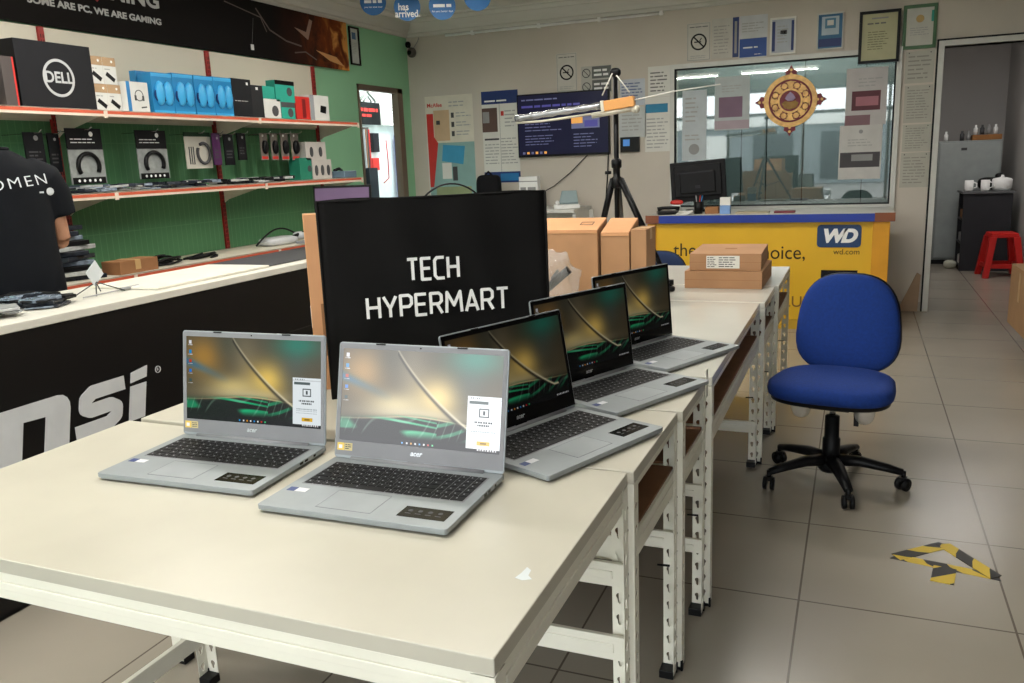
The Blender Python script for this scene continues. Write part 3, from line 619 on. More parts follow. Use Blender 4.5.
for nm, ft in (('leg', loc(f_r)), ('leg', Vector((-.19, .12, 0))), ('leg', Vector((-.05, .34, 0)))):
    ft = Vector((ft.x, ft.y, .0165)); d = (ft-hub); a = hub+Vector((d.x, d.y, 0)).normalized()*.03
    m = MB(blkm); m.tube([a, ft], .0125, n=8); m.tube([a, a+(ft-a)*.5], .0165, dgr if ft.y > .2 else None, n=8); lg = m.obj('leg', t)
    m = MB(blkm); m.superell(.02, .02, .014, .7, .8, None, Matrix.Translation(ft+Vector((0, 0, .0)))); m.tube([a+(ft-a)*.8+Vector((-.012, -.012, 0)), a+(ft-a)*.8+Vector((.03, -.01, 0))], .013, n=8); m.tube([a+(ft-a)*.94+Vector((-.01, -.012, 0)), a+(ft-a)*.94+Vector((.03, -.01, 0))], .014, n=8); m.obj('foot', lg)
    m = MB(blkm); mid = hub+(ft-hub)*.55; m.tube([(0, 0, .20), mid], .006, n=6); m.obj('brace', t)
t2 = thing('boom_light', 'plastic-wrapped boom with an orange wooden block, hung across the tripod', 'boom light', tuple(tp(617, 110)-Vector((0, .05, 0))))
ob = tp(617, 110)-Vector((0, .05, 0)); q = lambda x, y: tp(x, y)-ob-Vector((0, .05, 0))
wrap = P('plastic_wrap', (160, 162, 166), .18, .7, bump=(40, .5)); wood = P('orange_wood', (214, 152, 84), .55); alu = P('pale_aluminium', (205, 200, 184), .4, .3)
m = MB(wrap); a, b = q(519, 119), q(604, 106); N_ = 16; m.tube([a+(b-a)*i/N_ for i in range(N_+1)], [.017+.003*math.sin(i*2.1) for i in range(N_+1)], n=12); m.obj('wrapped_tube', t2)
m = MB(alu); m.tube([q(520, 123), q(545, 121.5), q(598, 114)], .006, n=8); m.tube([q(595, 116), q(634, 109)], .014, n=8); m.lathe([(.001, -.012), (.02, -.01), (.02, .01), (.001, .012)], c=(0, 0, 0), M=Matrix.Translation(q(638, 109.5)) @ Matrix.Rotation(PI/2, 4, 'X')); m.obj('rail', t2)
m = MB(wood); a, b = q(606, 107), q(637, 101.5); d = b-a; R_ = Matrix.Rotation(math.atan2(d.z, d.x)*-1, 3, 'Y'); m.cbox((a+b)/2, (d.length, .04, .05), R=R_); m.cbox(a, (.018, .044, .056), alu, R=R_); m.obj('wooden_block', t2, .003)
m = MB(P('string_white', (225, 222, 214), .7)); m.tube([q(615, 74), q(605, 96)], .0035, n=6); m.tube([q(619, 76), q(632, 93)], .0035, n=6); m.tube([q(634, 101), q(675, 92), q(722, 85)], .003, n=6); m.obj('cord', t2)

# =================================================================== OFFICE CHAIR
blue = P('blue_fabric', (4, 48, 124), .9, noise=(90, .12), bump=(400, .2)); chb = P('chair_black', (14, 14, 16), .45)
def office_chair(label, x, y, rz, bm_=None, sh=.47, hid=False):
    dz = (sh-.47)*1.6; bm_ = bm_ or blue
    t = thing('office_chair', label, 'chair', (x, y, 0), rz)
    m = MB(bm_); M = Matrix.Translation((0, -.02, sh-.03)); m.superell(.245, .23, .048, .55, .68, None, M, tap=-.10, bend=.0); s_ = m.obj('seat', t)
    m = MB(chb); m.superell(.232, .216, .028, .35, .68, None, Matrix.Translation((0, -.02, sh-.058)), tap=-.10); m.obj('seat_shell', s_)
    m = MB(bm_); M = Matrix.Translation((0, .262, .652+dz)) @ Matrix.Rotation(PI/2-.16, 4, 'X'); m.superell(.216, .222, .045, .55, .72, None, M, tap=-.10, bend=-.02); b_ = m.obj('backrest', t)
    m = MB(chb); M = Matrix.Translation((0, .289, .650+dz)) @ Matrix.Rotation(PI/2-.16, 4, 'X'); m.superell(.220, .226, .026, .35, .72, None, M, tap=-.10, bend=-.02); m.obj('back_shell', b_)
    m = MB(chb); m.tube([(0, .05, sh-.10), (0, .24, sh-.10), (0, .29, sh-.06), (0, .315, .62+dz)], .022, n=8, flat=.4); m.obj('back_bar', t)
    m = MB(chb); m.cbox((0, 0, sh-.105), (.16, .2, .03)); m.tube([(.05, 0, sh-.11), (.13, 0, sh-.13)], .008); m.cbox((.10, -.03, sh-.16), (.02, .012, .07)); m.obj('mechanism', t, .004)
    m = MB(chb); m.lathe([(.026, .09), (.036, .095), (.036, .2), (.03, .205), (.03, .3), (.02, .305)]); m.obj('column_cover', t)
    MB(chrome).lathe([(.013, .3), (.013, sh-.11)]).obj('gas_lift', t)
    MB(chb).lathe([(.045, .055), (.055, .07), (.052, .12), (.036, .125)]).obj('hub', t)
    for k in range(5):
        a = math.radians(k*72+BASE_ROT); c, s2 = math.cos(a), math.sin(a)
        m = MB(chb); n = 8; pts = [(c*r_, s2*r_, z_) for r_, z_ in ((.03, .105), (.12, .108), (.22, .092), (.285, .078))]; m.tube(pts, [.034, .03, .024, .019], n=10, flat=.75); sp_ = m.obj('base_spoke', t)
        m = MB(chb); ex_, ey_ = c*.288, s2*.288; m.tube([(ex_, ey_, .05), (ex_, ey_, .085)], .01, n=8)
        ax = Vector((-s2, c, 0)); ca = math.radians(k*131+20); ax = Vector((math.cos(ca), math.sin(ca), 0))
        for sd in (-1, 1):
            p = Vector((ex_, ey_, .028))+ax*sd*.008; m.tube([p, p+ax*sd*.014], .0275, n=18); m.tube([p+ax*sd*.014, p+ax*sd*.016], [.018, .012], n=14)
        m.cbox((ex_, ey_, .05), (.03, .03, .016)); m.obj('caster', sp_)
    return t
BASE_ROT = -66
ch = office_chair('blue fabric swivel chair with black star base on the open floor', -.06, 3.68, -.15)
pc_ = P('clear_wrap', (225, 222, 214), .2, alpha=.45, spec=.7, bump=(40, .5))
for sx in (-1, 1): MB(pc_).superell(.042, .03, .052, .9, .9, None, Matrix.Translation((sx*.128, -.02, .335))).obj('plastic_wrapped_stub', ch); MB(P('grey_plastic', (96, 92, 88), .5)).cbox((sx*.13, -.02, .39), (.05, .04, .02)).obj('bracket', ch)
BASE_ROT = 10
office_chair('dark blue chair mostly hidden behind the far table, in front of the yellow counter', -1.27, 5.6, .1, navy_gr, sh=.395)

# =================================================================== FLOOR TAPE ARROW
t = thing('floor_marking', 'yellow and black striped tape arrow stuck on the floor tiles', 'floor marking', (0, 0, 0))
hz_m = bpy.data.materials.new('hazard_tape'); hz_m.use_nodes = True; nt = hz_m.node_tree; b = nt.nodes['Principled BSDF']; N = nt.nodes.new
uvn = N('ShaderNodeUVMap'); uvn.uv_map = 'uv'; sx = N('ShaderNodeSeparateXYZ'); nt.links.new(uvn.outputs[0], sx.inputs[0])
m1 = N('ShaderNodeMath'); m1.operation = 'ADD'; nt.links.new(sx.outputs[0], m1.inputs[0]); nt.links.new(sx.outputs[1], m1.inputs[1])
m2 = N('ShaderNodeMath'); m2.operation = 'MODULO'; m2.inputs[1].default_value = .15; nt.links.new(m1.outputs[0], m2.inputs[0])
m3 = N('ShaderNodeMath'); m3.operation = 'GREATER_THAN'; m3.inputs[1].default_value = .075; nt.links.new(m2.outputs[0], m3.inputs[0])
mx = N('ShaderNodeMixRGB'); mx.inputs[1].default_value = (*lin((216, 184, 52)), 1); mx.inputs[2].default_value = (*lin((28, 26, 26)), 1); nt.links.new(m3.outputs[0], mx.inputs[0]); nt.links.new(mx.outputs[0], b.inputs['Base Color']); b.inputs['Roughness'].default_value = .4
MATS['hz'] = hz_m
def tape_strip(a, b, w_, off=0, sk=.0, z=.0012):
    a = Vector(a[:2]); b = Vector(b[:2]); d = (b-a); L_ = d.length; d.normalize(); n = Vector((-d.y, d.x))
    me = bpy.data.meshes.new('tape_strip'); P4 = [a-n*w_/2-d*sk, b-n*w_/2+d*sk, b+n*w_/2, a+n*w_/2]
    me.from_pydata([(p.x, p.y, z) for p in P4]+[(p.x, p.y, .0002) for p in P4], [], [(0, 1, 2, 3), (7, 6, 5, 4), (0, 4, 5, 1), (1, 5, 6, 2), (2, 6, 7, 3), (3, 7, 4, 0)])
    uv = me.uv_layers.new(name='uv'); UVS = [(off, 0), (off+L_, 0), (off+L_, w_), (off, w_)]*2
    for p in me.polygons:
        for li in p.loop_indices: uv.data[li].uv = UVS[me.loops[li].vertex_index]
    me.materials.append(hz_m); o = bpy.data.objects.new('tape_strip', me); COL.objects.link(o); o.parent = t
A_, B_, C_ = onz(897, 557, 0), onz(944, 545, 0), onz(995, 577, 0)
tape_strip(A_, C_, .045, .10, .02, .0012); tape_strip(A_, B_, .05, .03, .01, .0018); tape_strip(B_, C_, .05, .13, .01, .0024)
tape_strip(onz(945, 568, 0), onz(942, 583, 0), .07, .05, 0, .003)

# =================================================================== YELLOW COUNTER (WD)
CY, CX0, CX1 = 6.98, -1.625, .235
t = thing('service_counter', 'yellow service counter with blue top edge and WD logo in front of the inner window', 'counter', (0, CY, 0))
m = MB(yellow); m.box((CX0, 0, .08), (CX1, .03, .86)); m.box((CX0, .03, .08), (CX0+.03, .62, .86)); m.box((CX1-.03, .03, .08), (CX1, .62, .86)); m.obj('front_panel', t, .002)
yd = P('yellow_deep', (214, 150, 22), .5); MB(yd).box((CX1-.12, -.02, 0), (CX1, 0, .86)).obj('corner_post', t, .003); MB(yd).box((CX0, -.02, 0), (CX0+.07, 0, .86)).obj('corner_post', t, .003)
m = MB(P('kick_yellow', (196, 156, 40), .6)); m.box((CX0+.02, .005, 0), (CX1-.02, .04, .08)); m.obj('plinth', t)
m = MB(P('counter_top_white', (200, 198, 190), .4)); m.box((CX0-.01, -.03, .885), (CX1+.03, .70, .925)); m.obj('top', t, .003)
m = MB(P('blue_edge', (20, 52, 150), .4)); m.box((CX0+.10, -.036, .862), (CX1-.11, -.028, .923)); m.box((CX0-.01, -.03, .86), (CX1+.03, .03, .886)); m.obj('blue_edge_strip', t)
be = P('brown_edge', (132, 74, 42), .5); MB(be).box((CX1-.11, -.036, .862), (CX1+.032, -.028, .927)).obj('edge_corner_cap', t); MB(be).box((CX0-.012, -.036, .862), (CX0+.10, -.028, .927)).obj('edge_corner_cap', t)
RY = Matrix(((1, 0, 0), (0, 0, -1), (0, 1, 0)))
def wd(x, y): p = ony(x, y, CY); return (p.x, -.0016, p.z)
dk = P('dark_print', (58, 48, 30), .6)
lettering('lettering', 'the', .155, dk, t, wd(685, 250.5), RY, .0006, sx=.95)
lettering('lettering', 'perfect', .155, dk, t, wd(718, 251.5), RY, .0006, sx=.8)
lettering('lettering', 'choice,', .155, dk, t, wd(779, 253), RY, .0006, sx=.92)
lettering('lettering', 'wd.com', .06, dk, t, wd(846.5, 252), RY, .0006)
lettering('lettering', 'BLUE', .125, P('print_orange', (120, 84, 26), .6), t, wd(792, 302), RY, .0006)
m = MB(P('wd_blue', (12, 54, 98), .4)); c0 = wd(839, 236); M_ = frame((c0[0], -.0005, c0[2]), (1, 0, 0), (0, 0, 1))
m.prism([(sx_*(.16-r_)+r_*math.cos(a), sy_*(.088-r_)+r_*math.sin(a)) for r_ in (.025,) for sx_, sy_, a0 in ((1, 1, 0), (-1, 1, PI/2), (-1, -1, PI), (1, -1, 1.5*PI)) for a in (a0, a0+PI/4, a0+PI/2)], 0, .004, None, M_); lg = m.obj('logo_plate', t)
lettering('logo_letters', 'WD', .138, wht, lg, (c0[0], -.005, c0[2]-.003), RY, .0008, bold=.008, shear=.22, sx=1.05, space=.82)
m = MB(P('wd_pale', (200, 170, 60), .5)); 
x0_, z0_ = wd(806, 290)[0], wd(806, 291)[2]; m.box((x0_, -.0012, .18), (wd(790, 300)[0]+.3, -.0004, .185)); m.obj('thin_line', t)
m = MB(blk); a_, b_ = wd(821, 270), wd(857, 282); m.box((a_[0], -.003, a_[2]-.32), (b_[0], -.0005, a_[2])); pic = m.obj('product_picture', t)
m = MB(silver); m.disc(.11, 0, .003, None, ((a_[0]+b_[0])/2-.01, a_[2]-.14), 32, frame((0, -.003, 0), (1, 0, 0), (0, 0, 1))); m.ring(.04, .03, .003, .005, inkl, ((a_[0]+b_[0])/2-.01, a_[2]-.14), 24, frame((0, -.003, 0), (1, 0, 0), (0, 0, 1))); m.obj('drive_platter', pic)
# things on the counter (top at .925)
ZT = .926
t = thing('monitor', 'black monitor seen from behind on the yellow counter', 'monitor', (-1.27, 7.42, ZT), .06)
m = MB(P('monitor_black', (16, 16, 18), .45)); Mt = Matrix.Rotation(-.06, 4, 'Y'); m.T = Mt
m.box((-.235, -.005, .09), (.235, .03, .43)); m.box((-.2, -.035, .13), (.2, -.005, .40)); m.box((-.15, -.055, .16), (.15, -.035, .345)); m.obj('housing', t, .008)
m = MB(P('monitor_grey', (44, 44, 48), .4)); m.T = Mt; m.box((-.17, -.058, .33), (.13, -.052, .342)); m.box((-.02, -.06, .20), (.02, -.054, .225)); m.obj('vent_slot', t)
m = MB(MATS['monitor_black']); m.box((-.035, -.03, .0), (.035, 0, .2)); m.obj('stand_neck', t, .004); m = MB(MATS['monitor_black']); m.superell(.12, .085, .009, .4, .9, None, Matrix.Translation((0, -.01, .009))); m.obj('stand_foot', t)
def simple(name, label, cat, mb, group=None): return tag(mb.obj(name, None, .003), label, cat, group)
cpt = lambda x, y, Y: ony(x, y, Y)
t = thing('telephone', 'black desk telephone at the left end of the yellow counter', 'telephone', (-1.48, 7.10, ZT), .3)
m = MB(black); m.box((-.09, -.07, 0), (.09, .07, .03)); m.obj('phone_body', t, .008); m = MB(black); m.tube([(-.09, -.04, .045), (-.05, -.04, .055), (.05, -.04, .055), (.09, -.04, .045)], [.02, .014, .014, .02], n=10); m.obj('handset', t)
m = MB(redb); m.superell(.055, .03, .022, .8, .8, None, Matrix.Translation((-1.43, 7.22, ZT+.09))); m.box((-1.47, 7.2, ZT), (-1.40, 7.25, ZT+.08), paper); simple('tape_dispenser', 'small red topped holder beside the black telephone on the counter', 'desk item', m)
m = MB(paper); 
for i in range(5): m.cbox((-1.335+.004*i, 7.04, ZT+.004+.006*i), (.11, .08, .005), rz=.15*i-.3)
tag(m.obj('paper_pile'), 'loose pile of white papers in front of the monitor stand', 'papers', kind='stuff')
t = thing('pen_cup', 'black pen cup with pens in front of the monitor', 'pen cup', (-1.23, 7.12, ZT)); MB(black).lathe([(.034, 0), (.036, .1), (.032, .1), (.03, .006)]).obj('cup', t)
for i, (dx, c_) in enumerate(((-.012, inkl), (.008, redb), (.018, blueb))): MB(c_).tube([(dx*.5, 0, .01), (dx*1.8, .006, .15)], .004, n=6).obj('pen', t)
simple('cardboard_tray', 'small brown cardboard box between the pen cup and the pale blue carton', 'box', MB(card_d).box((-1.17, 7.08, ZT), (-1.06, 7.16, ZT+.055)))
t = thing('milk_carton', 'pale blue and white carton standing on the counter right of the monitor', 'carton', (-1.0, 7.06, ZT)); MB(P('pale_blue', (120, 156, 206), .5)).box((-.04, -.03, 0), (.04, .03, .10)).obj('carton', t, .003); MB(paper).box((-.041, -.031, .07), (.041, .031, .135)).obj('top_band', t, .003)
simple('notebook', 'flat pale notebook lying on the counter right of the blue carton', 'notebook', MB(P('beige_book', (176, 166, 140), .6)).box((-.92, 7.05, ZT), (-.66, 7.22, ZT+.012)))
simple('red_notebook', 'small dark red booklet lying in the middle of the counter', 'booklet', MB(P('dark_red', (112, 40, 52), .6)).box((-.62, 7.06, ZT), (-.46, 7.16, ZT+.014)))

# =================================================================== BACK WALL ITEMS
def sheet(name, label, cat, px0, py0, px1, py1, base=None, th_=.0015, frame_m=None, fw_=.018, build=None, Y=None, group=None):
    a = ony(px0, py0, YB); b = ony(px1, py1, YB); W_, H_ = b.x-a.x, a.z-b.z
    t = thing(name, label, cat, group=group, M=frame((a.x, (Y or YB)-.0008, b.z), (1, 0, 0), (0, 0, 1)))
    if frame_m:
        m = MB(frame_m); m.box((0, 0, 0), (W_, fw_, .016)); m.box((0, H_-fw_, 0), (W_, H_, .016)); m.box((0, fw_, 0), (fw_, H_-fw_, .016)); m.box((W_-fw_, fw_, 0), (W_, H_-fw_, .016)); m.obj('frame', t, .002)
        m = MB(base or paper); m.box((fw_, fw_, .001), (W_-fw_, H_-fw_, .006)); m.obj('sheet', t)
    else: MB(base or paper).box((0, 0, 0), (W_, H_, th_)).obj('sheet', t)
    if build:
        m = MB(ink); z = (.006 if frame_m else th_); m.T = Matrix.Translation((0, 0, z)); build(m, W_, H_, t, z); m.obj('print', t)
    return t
def R_(m, W_, H_, u0, v0, u1, v1, mat, k=1): m.box((W_*u0, H_*v0, 0), (W_*u1, H_*v1, .0004*k), mat)
def T_(m, W_, H_, u0, v0, u1, v1, n, mat=ink, **k):
    if mat is ink: mat = P('ink_soft', (112, 112, 112), .8)
    if mat is inkl: mat = P('ink_pale', (174, 174, 172), .8)
    k.setdefault('fill', .34); m.words(W_*u0, H_*v0, W_*u1, H_*v1, n, mat, .0003, .0008, **k)
pinkish = P('skin_tan_print', (206, 176, 140), .7); cy = P('cyan_print', (110, 170, 180), .6); cy2 = P('cyan_deep', (40, 130, 170), .6)
def b_mc(m, W_, H_, t, z):
    R_(m, W_, H_, 0, .54, 1, 1, P('poster_cream', (222, 216, 200), .6)); R_(m, W_, H_, .02, 0, 1, .54, P('poster_teal', (140, 176, 172), .5), .6); R_(m, W_, H_, .02, .55, .16, .83, redb, 2)
    m.prism([(W_*.02, H_*.1), (W_*.1, H_*.1), (W_*.24, H_*.54), (W_*.16, H_*.6), (W_*.02, H_*.6)], .0003, .0009, redb)
    R_(m, W_, H_, .17, .56, .5, .86, pinkish, 2); R_(m, W_, H_, .22, .72, .3, .76, ink, 3)
    for k in range(3): R_(m, W_, H_, .54, .60+.09*k, .60, .65+.09*k, ink, 2); T_(m, W_, H_, .64, .60+.09*k, .95, .66+.09*k, 2, inkl)
    T_(m, W_, H_, .5, .88, .93, .95, 2, inkl)
    m.prism([(W_*.3, H_*.36), (W_*.75, H_*.32), (W_*.8, H_*.5), (W_*.34, H_*.52)], .0003, .001, P('poster_blue', (60, 150, 190), .5)); R_(m, W_, H_, .3, .18, .5, .34, paper, 3); R_(m, W_, H_, .52, .16, .62, .3, ink, 3); R_(m, W_, H_, .15, .02, .9, .1, P('poster_olive', (150, 160, 120), .5), 2)
    lettering('lettering', 'McAfee', H_*.055, redb, t, (W_*.2, H_*.91, z+.001), None, .0003, bold=.001)
sheet('mcafee_poster'.replace('mcafee_', 'advert_'), 'cream and teal advert poster with red edge, nearest to the green wall', 'poster', 424.5, 97, 477, 196, build=b_mc)
def b_ms(m, W_, H_, t, z):
    R_(m, W_, H_, 0, .86, 1, 1, navy); R_(m, W_, H_, 0, 0, 1, .12, navy); R_(m, W_, H_, .45, .02, .95, .1, blueb, 2); R_(m, W_, H_, .0, .56, .42, .82, P('photo_brown', (92, 70, 62), .6), 2); R_(m, W_, H_, .02, .66, .2, .78, inkl, 3)
    R_(m, W_, H_, .05, .47, .45, .49, ink, 2); T_(m, W_, H_, .08, .87, .95, .92, 1, wht); T_(m, W_, H_, .5, .2, .95, .5, 9, inkl); T_(m, W_, H_, .05, .2, .45, .44, 7, inkl); R_(m, W_, H_, .52, .73, .6, .78, redb, 2); T_(m, W_, H_, .62, .6, .95, .8, 5, inkl); R_(m, W_, H_, .48, .12, .49, .86, inkl, 2)
sheet('notice_poster', 'tall white poster with navy header and footer between the advert poster and the wall screen', 'poster', 481, 92, 521, 182, build=b_ms)
# wall screen
t = thing('wall_screen', 'flat wall-mounted screen showing a dark blue page behind the tripod boom', 'television', M=frame((ony(518, 94, YB).x, YB-.001, ony(610, 155, YB).z+.01), (1, 0, 0), (0, 0, 1)))
W_ = ony(610, 94, YB).x-ony(518, 94, YB).x; H_ = .60
m = MB(black); m.box((0, 0, 0), (W_, H_, .045)); m.obj('housing', t, .004)
em = P('tv_page', (26, 26, 52), .3, emit=.45); m = MB(em); m.box((.012, .02, .045), (W_-.012, H_-.014, .0465)); sc = m.obj('display', t)
emw = P('tv_text', (104, 108, 146), .3, emit=.4); emo = P('tv_orange', (226, 160, 80), .3, emit=.7); emv = P('tv_violet', (70, 66, 140), .3, emit=.6)
m = MB(emw); m.words(.05, H_*.88, W_*.5, H_*.93, 1, None, .0466, .0472); m.words(.05, H_*.76, W_*.95, H_*.84, 1, emv, .0466, .0472); m.words(.08, H_*.4, W_*.5, H_*.6, 4, None, .0466, .0472, fill=.28); m.words(.08, H_*.18, W_*.42, H_*.36, 4, None, .0466, .0472, fill=.28)
m.words(W_*.62, H_*.12, W_*.9, H_*.36, 5, None, .0466, .0472, fill=.28)
m.obj('page_text', sc); m = MB(emw); m.box((W_*.60, H_*.42, .0466), (W_*.9, H_*.62, .0472), emw); m.box((W_*.60, H_*.5, .0472), (W_*.72, H_*.62, .0475), emo); m.box((W_*.74, H_*.44, .0472), (W_*.88, H_*.54, .0475), emv)
m.obj('page_picture', sc); m = MB(emw)
for k in range(6): m.box((.05+.045*k, .028, .0466), (.075+.045*k, .05, .0472), (emw, emo)[k % 2])
m.obj('task_icons', sc)
def cable(name, label, pts, r_, mat): return tag(MB(mat).tube(pts, r_, n=6).obj(name), label, 'cable')
cable('wall_cable', 'thin dark cable drooping from the wall screen to the left', [ony(588, 155, YB)-Vector((0, .02, 0)), ony(572, 172, YB)-Vector((0, .03, 0)), ony(555, 186, YB)-Vector((0, .03, 0)), ony(535, 197, YB)-Vector((0, .03, 0))], .005, black)
cable('monitor_cable', 'black cable hanging down the wall right of the screen', [ony(609, 150, YB)-Vector((0, .02, 0)), ony(608, 175, YB)-Vector((0, .012, 0)), ony(605, 215, YB)-Vector((0, .012, 0))], .006, black)
def b_ns(m, W_, H_, t, z):
    c = (W_*.5, H_*.5); r_ = W_*.34; m.ring(r_, r_*.8, .0003, .0012, black, c, 28); d = r_*.62; m.stroke([(c[0]-d, c[1]+d), (c[0]+d, c[1]-d)], r_*.17, .0003, .0012, black, False)
    m.stroke([(c[0]-r_*.55, c[1]-.01*0), (c[0]+r_*.3, c[1]-.0)], r_*.14, .0003, .001, black, False); m.stroke([(c[0]+r_*.1, c[1]+r_*.1), (c[0]+r_*.35, c[1]+r_*.45)], r_*.1, .0003, .001, black, False)
    T_(m, W_, H_, .12, .86, .88, .93, 1, ink, ragged=0); T_(m, W_, H_, .15, .06, .85, .16, 2, inkl, ragged=.2)
    for a, b in (((.03, .02), (.97, .03)), ((.03, .97), (.97, .98)), ((.03, .02), (.05, .98)), ((.95, .02), (.97, .98))): R_(m, W_, H_, a[0], a[1], b[0], b[1], inkl)
offp = P('paper_offwhite', (206, 203, 194), .8)
sheet('no_smoking_sign', 'white no-smoking sign above the wall screen', 'sign', 556, 54, 577.5, 91, offp, build=b_ns)
def b_s2(m, W_, H_, t, z):
    for k in (0, 1):
        m.ring(W_*.14, W_*.115, .0002, .001, ink, (W_*.17, H_*(.25+.5*k)), 24); R_(m, W_, H_, .36, .04+.5*k, .98, .48+.5*k, P('sign_grey', (96, 98, 96), .6)); T_(m, W_, H_, .42, .08+.5*k, .94, .40+.5*k, 2, wht, ragged=.2, fill=.5); m.stroke([(W_*.09, H_*(.35+.5*k)), (W_*.25, H_*(.15+.5*k))], .006, .0002, .001, ink, False)
sheet('double_sign', 'grey two-row prohibition sign with small round symbols beside the tripod head', 'sign', 581, 67, 612, 92, P('sign_pale', (186, 184, 176), .7), build=b_s2)
sheet('paper_notice', 'bluish printed sheet right of the tripod pole', 'notice', 620, 80, 645, 105, P('paper_bluish', (196, 202, 212), .8), build=lambda m, W_, H_, t, z: T_(m, W_, H_, .06, .1, .94, .9, 7, P('ink_blue', (96, 110, 150), .8)))
sheet('paper_notice', 'plain pale sheet hanging behind the tripod boom above the wall terminal', 'notice', 619, 108, 646, 137, P('paper_pale', (200, 204, 204), .8), build=lambda m, W_, H_, t, z: T_(m, W_, H_, .1, .2, .9, .8, 5, inkl))
sheet('paper_notice', 'small white printed notice left of the inner window, at its top corner', 'notice', 648, 67, 671, 96, build=lambda m, W_, H_, t, z: T_(m, W_, H_, .1, .15, .9, .85, 6, ink))
sheet('paper_notice', 'tall white sheet with a blue band left of the inner window', 'notice', 645, 98, 671, 151, build=lambda m, W_, H_, t, z: (R_(m, W_, H_, .02, .72, .88, .88, cy2), T_(m, W_, H_, .06, .05, .9, .64, 9, inkl)))
t = sheet('wall_terminal', 'small black terminal with blue display mounted right of the tripod pole', 'terminal', 621, 137.5, 640, 151.5, black, th_=.03, build=lambda m, W_, H_, t, z: R_(m, W_, H_, .15, .4, .5, .85, P('terminal_blue', (70, 130, 200), .3, emit=.4), 2))
sheet('no_smoking_sign', 'white no-smoking sign above the left end of the inner window', 'sign', 687, 24, 710.5, 60, offp, build=b_ns)
sheet('paper_notice', 'pale letter sheet next to the no-smoking sign above the inner window', 'notice', 712, 19.5, 732, 57.5, P('paper_cream', (200, 197, 188), .8), build=lambda m, W_, H_, t, z: T_(m, W_, H_, .1, .1, .9, .85, 9, P('ink_faint', (168, 166, 160), .8)))
sheet('award_strip', 'narrow dark blue vertical strip beside the pale letter sheet', 'sign', 733, 17.5, 738.5, 57, navy, build=lambda m, W_, H_, t, z: R_(m, W_, H_, .3, .1, .7, .9, inkl))
sheet('certificate_poster', 'white poster with solid blue lower half above the inner window', 'certificate', 739.5, 16.5, 767, 56.5, P('paper_grey', (206, 208, 210), .7), build=lambda m, W_, H_, t, z: (R_(m, W_, H_, .02, .02, .98, .46, P('royal_blue', (24, 72, 150), .5)), T_(m, W_, H_, .15, .2, .85, .3, 1, wht), T_(m, W_, H_, .55, .06, .9, .1, 1, wht), T_(m, W_, H_, .1, .6, .9, .85, 4, inkl)))
sheet('framed_certificate', 'white-framed certificate with blue side stripes above the ornament', 'certificate', 770.5, 18.5, 795.5, 53.5, P('cert_grey', (188, 194, 202), .6), frame_m=white, fw_=.016, build=lambda m, W_, H_, t, z: (R_(m, W_, H_, .08, .1, .2, .9, navy), R_(m, W_, H_, .82, .1, .94, .9, navy), T_(m, W_, H_, .28, .3, .76, .8, 6, inkl), R_(m, W_, H_, .4, .55, .65, .65, ink, 2)))
sheet('framed_certificate', 'small blue and white framed certificate right above the ornament, with a square emblem', 'certificate', 817.5, 14, 843, 48.5, P('cert_blue', (60, 112, 150), .6), frame_m=P('frame_pale', (205, 205, 200), .5), fw_=.012, build=lambda m, W_, H_, t, z: (R_(m, W_, H_, .18, .4, .82, .9, P('paper_b', (190, 205, 214), .7)), R_(m, W_, H_, .3, .58, .7, .85, P('cert_mid', (90, 140, 170), .6), 2), R_(m, W_, H_, .38, .66, .62, .8, paper, 3), R_(m, W_, H_, .08, .08, .92, .3, navy)))
sheet('framed_certificate', 'yellowish certificate in a thick black frame at the right end of the inner window', 'certificate', 860, 13, 898.5, 62, P('parchment', (188, 186, 150), .7), frame_m=black, fw_=.024, Y=YB-.042, build=lambda m, W_, H_, t, z: (T_(m, W_, H_, .2, .72, .8, .8, 1, ink), T_(m, W_, H_, .22, .25, .78, .62, 8, P('ink_olive', (130, 128, 100), .8)), R_(m, W_, H_, .3, .84, .7, .87, inkl)))
sheet('framed_certificate', 'certificate in a green frame at the top right, above the column of papers', 'certificate', 904, 6, 935.5, 47.5, P('cert_white', (206, 206, 196), .7), frame_m=P('frame_green', (72, 110, 74), .5), fw_=.026, build=lambda m, W_, H_, t, z: (m.disc(W_*.12, .0003, .001, P('emblem_gold', (190, 160, 100), .6), (W_*.5, H_*.68), 20), T_(m, W_, H_, .22, .3, .78, .5, 4, inkl), R_(m, W_, H_, .83, .6, .93, .85, teal)))
pp = P('notice_grey', (186, 184, 172), .8); fi = P('ink_grey2', (152, 150, 142), .8)
for lab_, (a, b, c, d_), n_ in (('top sheet of the column of papers between inner window and doorway, in large type', (906, 52, 933, 82), 6), ('second sheet from the top in the column of papers beside the doorway', (905, 86, 931, 122), 11), ('third sheet from the top in the column of papers beside the doorway', (903, 125, 930, 151), 9), ('lowest sheet in the column of papers beside the doorway', (901, 153, 928, 187), 9)):
    sheet('paper_notice', lab_, 'notice', a, b, c, d_, pp, build=lambda m, W_, H_, t, z, n_=n_: (T_(m, W_, H_, .1, .1, .9, .9, n_, fi), R_(m, W_, H_, .1, .93, .14, .96, ink), R_(m, W_, H_, .85, .93, .89, .96, ink)))
